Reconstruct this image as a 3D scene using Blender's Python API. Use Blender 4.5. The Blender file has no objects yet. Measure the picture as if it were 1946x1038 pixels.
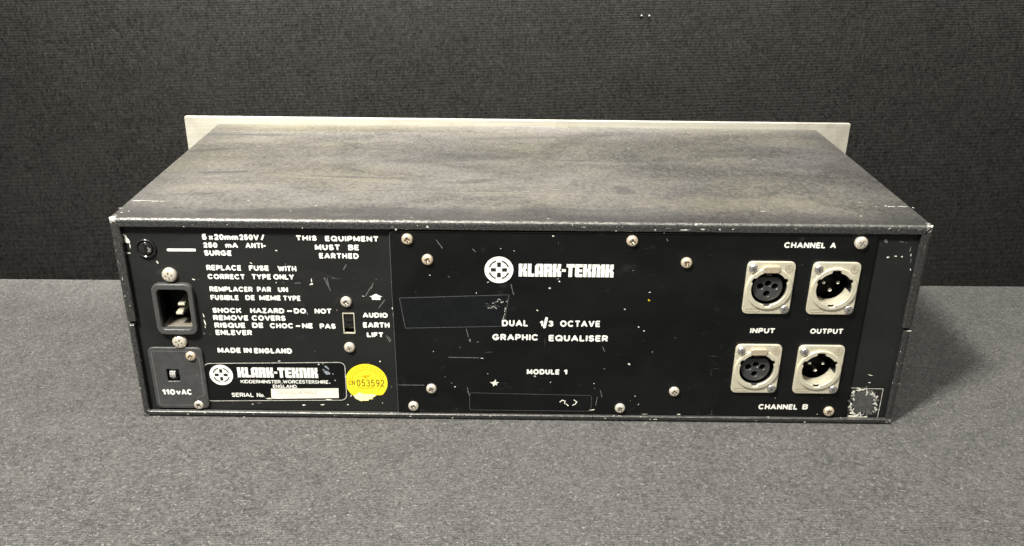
import bpy, bmesh, math, random
from mathutils import Vector, Matrix

C = bpy.context.scene.collection
SC = bpy.context.scene
PI = math.pi
rnd = random.Random(7)

# ------------------------------------------------------------------ camera
cam_d = bpy.data.cameras.new('camera')
cam = bpy.data.objects.new('camera', cam_d)
C.objects.link(cam)
cam.matrix_world = Matrix(((0.999909, -0.009277, -0.009794, -0.010104), (-0.005119, 0.410778, -0.911721, -0.445686), (0.012481, 0.911688, 0.410693, 0.288667), (0.000000, 0.000000, 0.000000, 1.000000)))
cam_d.sensor_width = 36.0
cam_d.lens = 31.7442
cam_d.shift_y = 0.00964
cam_d.clip_start = 0.01
cam_d.clip_end = 50
SC.camera = cam

# ------------------------------------------------------------------ world and lamps
SC.view_settings.view_transform = 'Standard'
SC.view_settings.look = 'None'
SC.view_settings.exposure = 0.0
SC.view_settings.gamma = 1.0
world = bpy.data.worlds.new('World')
SC.world = world
world.use_nodes = True
wn = world.node_tree
bg = wn.nodes['Background']
tc = wn.nodes.new('ShaderNodeTexCoord')
sx = wn.nodes.new('ShaderNodeSeparateXYZ')
mr = wn.nodes.new('ShaderNodeMapRange')
mr.inputs[1].default_value = -0.4
mr.inputs[2].default_value = 1.0
cr = wn.nodes.new('ShaderNodeMix')
cr.data_type = 'RGBA'
cr.inputs[6].default_value = (0.22, 0.205, 0.185, 1)
cr.inputs[7].default_value = (0.80, 0.775, 0.72, 1)
wn.links.new(tc.outputs['Generated'], sx.inputs[0])
wn.links.new(sx.outputs[2], mr.inputs[0])
wn.links.new(mr.outputs[0], cr.inputs[0])
wn.links.new(cr.outputs[2], bg.inputs[0])
bg.inputs[1].default_value = 0.62

def area(name, loc, target, size, watts, col, sy=None):
    d = bpy.data.lights.new(name, 'AREA')
    d.energy = watts
    d.color = col
    d.size = size
    if sy:
        d.shape = 'RECTANGLE'
        d.size_y = sy
    o = bpy.data.objects.new(name, d)
    C.objects.link(o)
    o.location = loc
    o.rotation_euler = (Vector(target) - Vector(loc)).to_track_quat('-Z', 'Y').to_euler()
    return o

area('key_lamp', (-0.42, -0.48, 0.95), (-0.03, 0.1, 0.05), 0.15, 38, (1.0, 0.965, 0.89))
area('ceiling_lamp', (0.35, -0.25, 1.7), (0.1, 0.1, 0.0), 1.1, 19, (1.0, 0.97, 0.91), 0.4)
wash = area('backdrop_wash', (0.12, 0.10, 0.78), (0.10, 0.30, 0.45), 1.0, 22, (1.0, 0.96, 0.89), 0.04)  # unseen strip light added to brighten the upper backdrop
wash.data.spread = math.radians(52)

W2, H, D = 0.21745, 0.12296, 0.19814                    # half width, height, depth of the case in metres

# ------------------------------------------------------------------ material helpers
class NB:
    """small builder round one material's node tree"""
    def __init__(s, name):
        s.m = bpy.data.materials.new(name)
        s.m.use_nodes = True
        s.t = s.m.node_tree
        s.b = s.t.nodes['Principled BSDF']
        s.co = s.t.nodes.new('ShaderNodeTexCoord').outputs['Object']
    def n(s, kind, **kw):
        x = s.t.nodes.new(kind)
        for k, v in kw.items():
            setattr(x, k, v)
        return x
    def put(s, sock, v):
        if hasattr(v, 'is_output'):
            s.t.links.new(v, sock)
        else:
            sock.default_value = v
    def scale(s, sc, loc=(0, 0, 0), rot=(0, 0, 0)):
        x = s.n('ShaderNodeMapping')
        s.put(x.inputs[0], s.co)
        x.inputs[1].default_value = loc
        x.inputs[2].default_value = rot
        x.inputs[3].default_value = sc
        return x.outputs[0]
    def noise(s, vec, sc=1.0, det=2.0, rough=0.5, dist=0.0):
        x = s.n('ShaderNodeTexNoise')
        s.put(x.inputs['Vector'], vec)
        x.inputs['Scale'].default_value = sc
        x.inputs['Detail'].default_value = det
        x.inputs['Roughness'].default_value = rough
        x.inputs['Distortion'].default_value = dist
        return x.outputs[0]
    def ramp(s, v, a, b, lo=0.0, hi=1.0, smooth=True):
        x = s.n('ShaderNodeMapRange')
        x.interpolation_type = 'SMOOTHSTEP' if smooth else 'LINEAR'
        s.put(x.inputs[0], v)
        x.inputs[1].default_value = a
        x.inputs[2].default_value = b
        x.inputs[3].default_value = lo
        x.inputs[4].default_value = hi
        return x.outputs[0]
    def math(s, op, a, b=0.0, clamp=False):
        x = s.n('ShaderNodeMath', operation=op)
        x.use_clamp = clamp
        s.put(x.inputs[0], a)
        s.put(x.inputs[1], b)
        return x.outputs[0]
    def mix(s, f, a, b):
        x = s.n('ShaderNodeMix', data_type='RGBA')
        s.put(x.inputs[0], f)
        s.put(x.inputs[6], a if hasattr(a, 'is_output') else (*a, 1))
        s.put(x.inputs[7], b if hasattr(b, 'is_output') else (*b, 1))
        return x.outputs[2]
    def xyz(s):
        x = s.n('ShaderNodeSeparateXYZ')
        s.put(x.inputs[0], s.co)
        return x.outputs
    def bump(s, h, strength, dist):
        x = s.n('ShaderNodeBump')
        x.inputs['Strength'].default_value = strength
        x.inputs['Distance'].default_value = dist
        s.put(x.inputs['Height'], h)
        s.t.links.new(x.outputs[0], s.b.inputs['Normal'])
    def set(s, col=None, rough=None, metal=None, spec=None, **kw):
        if col is not None:
            s.put(s.b.inputs['Base Color'], col if hasattr(col, 'is_output') else (*col, 1))
        if rough is not None:
            s.put(s.b.inputs['Roughness'], rough)
        if metal is not None:
            s.put(s.b.inputs['Metallic'], metal)
        if spec is not None:
            s.put(s.b.inputs['Specular IOR Level'], spec)
        for k, v in kw.items():
            s.put(s.b.inputs[k], v)
        return s.m

def simple(name, col, rough=0.5, metal=0.0, spec=0.5, var=0.12, sc=300.0):
    b = NB(name)
    f = b.noise(b.scale((1, 1, 1)), sc, 3.0, 0.6)
    lo = tuple(c * (1 - var) for c in col)
    hi = tuple(min(1, c * (1 + var)) for c in col)
    return b.set(b.mix(b.ramp(f, 0.3, 0.7), lo, hi), b.ramp(f, 0.2, 0.8, max(0.02, rough - 0.06), rough + 0.06), metal, spec)

# cloth: fine ribs, knots and fuzz
def cloth(name, dark, light, axis, fleck, patch, ribs, sheen=0.10, spec=0.25):
    b = NB(name)
    if axis == 'table':
        v1 = b.scale((760, 1000, 760)); v2 = b.scale((900, 1000, 900)); v3 = b.scale((330, 330, 330)); rib_i = 1
    else:
        v1 = b.scale((560, 560, 330)); v2 = b.scale((620, 620, 330)); v3 = b.scale((300, 300, 150)); rib_i = 2
    fine = b.noise(v1, 1.0, 3.0, 0.65, 0.4)
    fl = b.noise(v2, 0.8, 1.0, 0.5, 1.2)
    knot = b.noise(v3, 1.0, 2.0, 0.6, 0.8)
    big = b.noise(b.scale((5, 5, 5)), 1.0, 3.0, 0.55)
    mid = b.noise(b.scale((45, 45, 45)), 1.0, 4.0, 0.65)
    wob = b.noise(b.scale((25, 25, 25)), 1.0, 1.0)
    ph = b.math('ADD', b.math('MULTIPLY', b.xyz()[rib_i], 2 * PI / 0.00124), b.math('MULTIPLY', wob, 3.0))
    rib = b.math('SINE', ph)
    ribm = b.math('MULTIPLY', b.math('MULTIPLY', rib, ribs), b.ramp(mid, 0.3, 0.6, 0.4, 1.0))
    t = b.math('ADD', b.ramp(fine, 0.25, 0.75, 0.0, 0.75), ribm)
    t = b.math('ADD', t, b.ramp(knot, 0.3, 0.7, -0.11, 0.25))
    t = b.math('ADD', t, b.ramp(mid, 0.3, 0.7, -0.08, 0.08))
    t = b.math('ADD', t, b.ramp(big, 0.3, 0.7, -patch, patch), True)
    col = b.mix(t, dark, light)
    fk = b.math('MULTIPLY', b.ramp(fl, 0.60, 0.74), fleck)
    col = b.mix(fk, col, tuple(min(1, c * 2.4) for c in light))
    b.bump(b.math('ADD', fine, b.math('MULTIPLY', rib, 0.25)), 0.5, 0.0006)
    return b.set(col, 0.85, 0.0, spec, **{'Sheen Weight': sheen, 'Sheen Roughness': 0.5})

M = {}
M['table'] = cloth('table_cloth', (0.024, 0.0235, 0.0225), (0.112, 0.1085, 0.1035), 'table', 0.55, 0.06, 0.20)
M['wall'] = cloth('backdrop_cloth', (0.0030, 0.0029, 0.0028), (0.0145, 0.0139, 0.0130), 'wall', 0.22, 0.06, 0.03, 0.0, 0.05)

# black textured paint with dust lying on the top and chips along the folds
def cover_material():
    b = NB('worn_black_paint')
    X, Y, Z = b.xyz()[0], b.xyz()[1], b.xyz()[2]
    geo = b.n('ShaderNodeNewGeometry')
    sn = b.n('ShaderNodeSeparateXYZ')
    b.t.links.new(geo.outputs['Normal'], sn.inputs[0])
    grain = b.noise(b.scale((1, 1, 1)), 900.0, 2.0, 0.6)
    base = b.mix(b.ramp(grain, 0.3, 0.75), (0.012, 0.012, 0.012), (0.050, 0.049, 0.046))
    # dust: wiped patches, paler to the left, thin along the edges
    cl = b.noise(b.scale((10, 17, 10), (0.3, 0.1, 0)), 1.0, 8.0, 0.66, 0.7)
    st = b.noise(b.scale((10, 60, 10), (0, 0, 0), (0, 0, math.radians(-5))), 1.0, 5.0, 0.65, 0.8)
    gr2 = b.noise(b.scale((520, 420, 500)), 1.0, 4.0, 0.75)
    d = b.math('ADD', b.ramp(cl, 0.30, 0.70, 0.44, 0.86), b.ramp(st, 0.3, 0.72, -0.06, 0.07))
    d = b.math('ADD', d, b.ramp(gr2, 0.3, 0.7, -0.24, 0.24))
    d = b.math('ADD', d, b.ramp(X, -0.22, 0.22, 0.14, -0.22, False))
    band = b.math('MULTIPLY', b.ramp(Y, 0.178, 0.180), b.ramp(X, 0.0, -0.11))  # warm band by the front panel: its cream reflection painted into the dust
    edge = b.math('MULTIPLY', b.ramp(Y, 0.002, 0.028, 0.35, 1.0), b.ramp(b.math('ABSOLUTE', X), 0.18, 0.2175, 1.0, 0.65))
    d = b.math('MULTIPLY', d, edge)
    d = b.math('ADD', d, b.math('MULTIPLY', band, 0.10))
    up = b.ramp(sn.outputs[2], 0.75, 0.97)
    d = b.math('MULTIPLY', d, up, True)
    tint = b.noise(b.scale((11, 15, 11), (2, 0, 0)), 1.0, 2.0, 0.5)
    dust = b.mix(b.ramp(tint, 0.35, 0.65), (0.172, 0.162, 0.150), (0.178, 0.167, 0.140))
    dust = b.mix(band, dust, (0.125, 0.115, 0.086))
    darkpaint = b.mix(up, base, (0.030, 0.030, 0.031))
    col = b.mix(d, darkpaint, dust)
    rub = b.noise(b.scale((20, 50, 20), (5, 2, 0)), 1.0, 5.0, 0.6, 0.6)
    col = b.mix(b.math('MULTIPLY', b.math('MULTIPLY', b.ramp(rub, 0.60, 0.74), 0.5), up), col, (0.04, 0.04, 0.042))
    # a few hand smudges wiped into the dust, and one pale wipe mark
    wob = b.noise(b.scale((38, 38, 38), (7, 1, 0)), 1.0, 4.0, 0.65)
    for (px, py), rx, ry, ang, amt, tone in (
            ((-0.18845, 0.16835), .030, .0035, 0, .55, 0), ((-0.19590, 0.13103), .020, .0050, 18, .6, 0), ((-0.18332, 0.08182), .020, .0040, 4, .55, 0), ((-0.15880, 0.01191), .034, .0065, 4, .6, 0),
            ((-0.05484, 0.01500), .075, .0080, 2, .5, 0), ((-0.03666, 0.11758), .070, .0100, 12, .35, 0), ((-0.02823, 0.06842), .020, .0040, 14, .5, 0), ((0.00865, 0.16816), .060, .0050, 8, .35, 0),
            ((0.13914, 0.12902), .040, .0050, 3, .4, 0), ((0.18977, 0.10269), .030, .0140, -30, .35, 0), ((0.05805, 0.05640), .006, .0090, 20, .5, 0), ((0.02503, 0.01906), .050, .0060, 0, .4, 0),
            ((-0.17063, 0.05377), .030, .0080, 5, .35, 1), ((-0.10668, 0.07087), .060, .0030, -8, .5, 1), ((-0.04271, 0.04930), .10, .0022, -2, .4, 1), ((0.04399, 0.10883), .030, .0025, -4, .4, 1), ((0.12076, 0.03506), .055, .0140, 3, .3, 1)):
        mp = b.n('ShaderNodeMapping', vector_type='TEXTURE')
        b.put(mp.inputs[0], b.co)
        mp.inputs[1].default_value = (px, py, H)
        mp.inputs[2].default_value = (0, 0, math.radians(ang))
        mp.inputs[3].default_value = (rx, ry, 1)
        ln = b.n('ShaderNodeVectorMath', operation='LENGTH')
        b.put(ln.inputs[0], mp.outputs[0])
        dd = b.math('ADD', ln.outputs['Value'], b.ramp(wob, 0.25, 0.75, -0.55, 0.55))
        mk = b.math('MULTIPLY', b.math('MULTIPLY', b.ramp(dd, 1.15, 0.35), amt), up)
        col = b.mix(mk, col, (0.19, 0.175, 0.14) if tone else (0.050, 0.049, 0.049))
    # bare metal specks near the folds, plus the fold's highlight painted along the ridge
    nearfold = b.math('MAXIMUM', b.ramp(Y, 0.0005, 0.006, 1.0, 0.0), b.ramp(b.math('ABSOLUTE', X), 0.2165, 0.2135, 1.0, 0.0))
    chip = b.noise(b.scale((330, 520, 520)), 1.0, 4.0, 0.62)
    cm = b.math('MULTIPLY', b.ramp(chip, 0.665, 0.70), nearfold)
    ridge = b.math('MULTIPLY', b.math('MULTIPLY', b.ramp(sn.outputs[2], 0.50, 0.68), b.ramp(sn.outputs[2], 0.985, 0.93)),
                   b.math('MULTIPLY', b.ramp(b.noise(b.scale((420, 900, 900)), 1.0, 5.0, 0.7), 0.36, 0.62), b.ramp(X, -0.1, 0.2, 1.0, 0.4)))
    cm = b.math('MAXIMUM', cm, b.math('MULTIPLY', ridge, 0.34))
    sp = b.noise(b.scale((330, 420, 330), (1, 1, 1)), 1.0, 1.0)
    cm = b.math('MAXIMUM', cm, b.math('MULTIPLY', b.ramp(sp, 0.80, 0.82), 0.6))
    corner = b.math('MULTIPLY', b.math('MULTIPLY', b.ramp(b.math('ABSOLUTE', X), W2 - 0.0042, W2 - 0.0022), b.ramp(Y, 0.006, 0.003)),
                    b.math('MAXIMUM', b.ramp(Z, H - 0.0040, H - 0.0022), b.ramp(Z, 0.0034, 0.0020)))
    cn = b.math('MULTIPLY', corner, b.ramp(b.noise(b.scale((420, 420, 420), (2, 2, 2)), 1.0, 3.0, 0.6), 0.42, 0.52))
    cm = b.math('MAXIMUM', cm, b.math('MULTIPLY', cn, 0.9))
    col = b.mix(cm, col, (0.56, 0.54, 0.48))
    b.bump(grain, 0.4, 0.0004)
    return b.set(col, b.mix(d, (0.36, 0.36, 0.36), (0.60, 0.60, 0.60)), 0.0, 0.45)
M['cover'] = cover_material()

def panel_material(name, lo, hi, rough, speck, sc):
    b = NB(name)
    g = b.noise(b.scale((1, 1, 1)), 1400.0, 2.0, 0.6)
    big = b.noise(b.scale((22, 22, 30)), 1.0, 4.0, 0.6, 0.7)
    col = b.mix(b.math('ADD', b.math('MULTIPLY', b.ramp(g, 0.3, 0.7), 0.45), b.math('MULTIPLY', b.ramp(big, 0.3, 0.7), 0.55)), lo, hi)
    # hairline scuffs in two directions and tiny chips
    s1 = b.noise(b.scale((900, 900, 55), (0, 0, 0), (0, math.radians(12), 0)), 1.0, 2.0)
    s2 = b.noise(b.scale((60, 900, 900), (3, 0, 1), (0, math.radians(20), 0)), 1.0, 2.0)
    m1 = b.noise(b.scale((40, 40, 40), (4, 0, 0)), 1.0, 2.0)
    sc_ = b.math('MULTIPLY', b.math('MAXIMUM', b.ramp(s1, 0.70, 0.78), b.ramp(s2, 0.70, 0.78)), b.ramp(m1, 0.52, 0.70))
    col = b.mix(b.math('MULTIPLY', sc_, 0.35), col, (0.14, 0.14, 0.135))
    sm = b.noise(b.scale((70, 70, 110), (9, 0, 3)), 1.0, 5.0, 0.7, 0.5)
    col = b.mix(b.math('MULTIPLY', b.ramp(sm, 0.60, 0.80), 0.22), col, (0.10, 0.10, 0.098))
    sp = b.noise(b.scale((sc, sc, sc)), 1.0, 1.0)
    col = b.mix(b.ramp(sp, speck, speck + 0.02), col, (0.45, 0.44, 0.40))
    return b.set(col, b.ramp(big, 0.3, 0.7, rough - 0.05, rough + 0.10), 0.0, 0.25)
M['chassis'] = panel_material('satin_black_panel', (0.0085, 0.009, 0.009), (0.0145, 0.015, 0.0145), 0.42, 0.82, 330)
M['plate'] = panel_material('black_module_paint', (0.0022, 0.0025, 0.0027), (0.0052, 0.0056, 0.0058), 0.34, 0.82, 300)
M['ink'] = simple('white_ink', (0.74, 0.735, 0.68), 0.55, var=0.06)
M['faint'] = simple('faint_line', (0.055, 0.055, 0.052), 0.45, var=0.3, sc=900)
M['inkdim'] = simple('grey_scuff', (0.105, 0.105, 0.10), 0.5, var=0.3, sc=900)
M['scuff'] = simple('bright_scratch', (0.42, 0.41, 0.37), 0.45, var=0.3, sc=900)
M['chip'] = simple('bare_metal_chip', (0.66, 0.65, 0.57), 0.5, var=0.15, sc=700)
M['rimshine'] = simple('rim_highlight', (0.10, 0.10, 0.098), 0.35, var=0.1)
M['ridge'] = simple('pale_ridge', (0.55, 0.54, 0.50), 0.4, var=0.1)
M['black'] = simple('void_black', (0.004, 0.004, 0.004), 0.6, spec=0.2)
M['inkblack'] = simple('black_ink', (0.012, 0.011, 0.011), 0.4)
M['litfloor'] = simple('lit_well_floor', (0.17, 0.155, 0.125), 0.5, var=0.2, sc=400)
M['plastic'] = simple('dark_plastic', (0.050, 0.050, 0.049), 0.34, spec=0.5)
M['plastic2'] = simple('grey_black_plastic', (0.044, 0.045, 0.045), 0.38, spec=0.45)
M['gloss'] = simple('glossy_black_plastic', (0.010, 0.010, 0.010), 0.18, spec=0.6)
M['insert'] = simple('connector_plastic', (0.035, 0.036, 0.037), 0.28, spec=0.6)
M['nickel'] = simple('satin_nickel', (0.72, 0.68, 0.53), 0.42, metal=0.55, var=0.06, sc=500)
M['latch'] = simple('worn_nickel', (0.52, 0.44, 0.32), 0.45, metal=0.5, var=0.1, sc=600)
M['zinc'] = simple('zinc_screw', (0.78, 0.72, 0.60), 0.36, metal=0.65, var=0.12, sc=900)
M['brassy'] = simple('yellowed_screw', (0.76, 0.64, 0.47), 0.38, metal=0.65, var=0.14, sc=900)
M['chrome'] = simple('bright_steel', (0.78, 0.77, 0.75), 0.22, metal=0.95, var=0.1, sc=700)
M['slotdark'] = simple('recess_dark', (0.05, 0.042, 0.034), 0.5, var=0.3, sc=900)
M['contact'] = simple('dull_brass', (0.30, 0.26, 0.18), 0.4, metal=0.6, var=0.3, sc=900)
M['yellow'] = simple('yellow_paper', (0.78, 0.63, 0.022), 0.5, var=0.05, sc=500)
M['yellowd'] = simple('dark_yellow_print', (0.50, 0.35, 0.003), 0.5, var=0.05)
M['paper'] = simple('torn_paper', (0.80, 0.76, 0.42), 0.8, var=0.08, sc=600)
M['brownink'] = simple('brown_ink', (0.085, 0.05, 0.006), 0.5)
M['strip'] = simple('cream_serial_strip', (0.70, 0.68, 0.57), 0.55, var=0.07, sc=400)
M['pencil'] = simple('faded_ink', (0.42, 0.395, 0.33), 0.6, var=0.1)
M['faint'] = simple('faint_line', (0.060, 0.060, 0.057), 0.45, var=0.3, sc=900)
M['tape'] = simple('clear_tape', (0.0045, 0.0056, 0.0066), 0.36, spec=0.25, var=0.1)
M['bluegrey'] = simple('worn_metal_spot', (0.30, 0.33, 0.38), 0.35, metal=0.4, var=0.2, sc=800)

def alu_material():
    b = NB('bare_aluminium')
    br = b.noise(b.scale((30, 30, 900)), 1.0, 3.0, 0.6)
    sm = b.noise(b.scale((28, 28, 28)), 1.0, 5.0, 0.7, 0.6)
    col = b.mix(b.ramp(br, 0.2, 0.8), (0.37, 0.355, 0.30), (0.47, 0.455, 0.39))
    col = b.mix(b.math('MULTIPLY', b.ramp(sm, 0.50, 0.66), 0.45), col, (0.30, 0.275, 0.225))
    return b.set(col, 0.48, 0.35, 0.5)
M['alu'] = alu_material()

# ------------------------------------------------------------------ mesh helpers
ROOT = None
def link(name, me, parent=None, mats=()):
    for m in mats:
        me.materials.append(M[m])
    o = bpy.data.objects.new(name, me)
    C.objects.link(o)
    if parent is not None:
        o.parent = parent
    return o

def tomesh(bm, name, smooth=False):
    me = bpy.data.meshes.new(name)
    bm.normal_update()
    bm.to_mesh(me)
    bm.free()
    if smooth:
        for p in me.polygons:
            p.use_smooth = True
    return me

def rrect(x0, z0, x1, z1, r, n=6):
    out = []
    for cx, cz, a in ((x1 - r, z1 - r, 0), (x0 + r, z1 - r, 90), (x0 + r, z0 + r, 180), (x1 - r, z0 + r, 270)):
        for k in range(n + 1):
            t = math.radians(a + 90 * k / n)
            out.append((cx + r * math.cos(t), cz + r * math.sin(t)))
    return out

def rquad(pts, r, n=6):
    """rounded polygon"""
    out = []
    N = len(pts)
    for i in range(N):
        p0, p1, p2 = Vector(pts[i - 1]), Vector(pts[i]), Vector(pts[(i + 1) % N])
        a = (p0 - p1).normalized()
        c = (p2 - p1).normalized()
        half = a.angle(c) / 2
        L = r / math.tan(half)
        s, e = p1 + a * L, p1 + c * L
        for k in range(n + 1):
            t = k / n
            out.append(tuple((1 - t) ** 2 * s + 2 * t * (1 - t) * p1 + t * t * e))
    return out

def circle(cx, cz, r, n=40, rz=None):
    rz = rz or r
    return [(cx + r * math.cos(2 * PI * k / n), cz + rz * math.sin(2 * PI * k / n)) for k in range(n)]

def plate_mesh(outer, holes, yf, yb, bevel=0.0):
    """sheet in the x-z plane with real holes, front face at y = yf, back at y = yb"""
    cu = bpy.data.curves.new('tmp', 'CURVE')
    cu.dimensions = '2D'
    cu.fill_mode = 'BOTH'
    for loop in [outer] + list(holes):
        sp = cu.splines.new('POLY')
        sp.points.add(len(loop) - 1)
        for p, q in zip(sp.points, loop):
            p.co = (q[0], q[1], 0, 1)
        sp.use_cyclic_u = True
    half = abs(yb - yf) / 2
    cu.extrude = max(half - bevel, 1e-6)
    if bevel:
        cu.bevel_depth = bevel
        cu.bevel_resolution = 2
        cu.offset = -bevel
    ob = bpy.data.objects.new('tmp', cu)
    C.objects.link(ob)
    dg = bpy.context.evaluated_depsgraph_get()
    dg.update()
    me = bpy.data.meshes.new_from_object(ob.evaluated_get(dg))
    bpy.data.objects.remove(ob)
    bpy.data.curves.remove(cu)
    ym = (yf + yb) / 2
    # (x, z, depth) -> (x, y, z): the curve's +z looks at the viewer, i.e. to -y
    for v in me.vertices:
        x, z, d = v.co
        v.co = (x, ym - d, z)
    me.materials.clear()
    return me

def plate(name, outer, holes, yf, yb, parent, mats, bevel=0.0):
    return link(name, plate_mesh(outer, holes, yf, yb, bevel), parent, mats)

def lathe(profile, n=28, bm=None, cx=0, cz=0):
    """profile: (radius, y) pairs turned round the y axis"""
    bm = bm or bmesh.new()
    rings = []
    for r, y in profile:
        if r < 1e-7:
            rings.append([bm.verts.new((cx, y, cz))])
        else:
            rings.append([bm.verts.new((cx + r * math.cos(2 * PI * k / n), y, cz + r * math.sin(2 * PI * k / n))) for k in range(n)])
    for a, b in zip(rings, rings[1:]):
        for k in range(n):
            k2 = (k + 1) % n
            if len(a) == 1 and len(b) == 1:
                continue
            if len(a) == 1:
                bm.faces.new((a[0], b[k2], b[k]))
            elif len(b) == 1:
                bm.faces.new((a[k], a[k2], b[0]))
            else:
                bm.faces.new((a[k], a[k2], b[k2], b[k]))
    bmesh.ops.recalc_face_normals(bm, faces=bm.faces[:])
    return bm

def box(bm, x0, y0, z0, x1, y1, z1, mi=0):
    v = [bm.verts.new(p) for p in ((x0, y0, z0), (x1, y0, z0), (x1, y1, z0), (x0, y1, z0),
                                   (x0, y0, z1), (x1, y0, z1), (x1, y1, z1), (x0, y1, z1))]
    for f in ((0, 1, 5, 4), (1, 2, 6, 5), (2, 3, 7, 6), (3, 0, 4, 7), (4, 5, 6, 7), (3, 2, 1, 0)):
        bm.faces.new([v[i] for i in f]).material_index = mi

def poly(bm, pts, y, mi=0):
    """flat paint sheet facing the viewer"""
    f = bm.faces.new([bm.verts.new((p[0], y, p[1])) for p in pts])
    f.normal_update()
    if f.normal.y > 0:
        f.normal_flip()
    f.material_index = mi
    return f

def ribbon(bm, pts, w, y, mi=0, closed=False, cap=True):
    """a stroke of even width along a line, rounded ends"""
    P = [Vector(p) for p in pts]
    n = len(P)
    L, R = [], []
    for i in range(n):
        if closed:
            a, c = P[i - 1], P[(i + 1) % n]
        else:
            a, c = P[max(i - 1, 0)], P[min(i + 1, n - 1)]
        d1 = (P[i] - a) if (closed or i > 0) else (c - P[i])
        d2 = (c - P[i]) if (closed or i < n - 1) else (P[i] - a)
        d1 = d1.normalized(); d2 = d2.normalized()
        t = (d1 + d2)
        t = t.normalized() if t.length > 1e-9 else d1
        nn = Vector((-t.y, t.x))
        k = max(0.5, nn.dot(Vector((-d1.y, d1.x))))
        L.append(P[i] + nn * (w / 2 / k))
        R.append(P[i] - nn * (w / 2 / k))
    if closed:
        for i in range(n):
            j = (i + 1) % n
            poly(bm, [L[i], L[j], R[j], R[i]], y, mi)
        return
    out = list(L)
    if cap:
        d = (P[-1] - P[-2]).normalized(); q = Vector((-d.y, d.x))
        for a in (45, 90, 135):
            t = math.radians(a)
            out.append(P[-1] + q * (w / 2 * math.cos(t)) + d * (w / 2 * 0.7 * math.sin(t)))
    out += R[::-1]
    if cap:
        d = (P[0] - P[1]).normalized(); q = Vector((-d.y, d.x))
        for a in (45, 90, 135):
            t = math.radians(a)
            out.append(P[0] + q * (w / 2 * math.cos(t)) + d * (w / 2 * 0.7 * math.sin(t)))
    poly(bm, out, y, mi)

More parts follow.
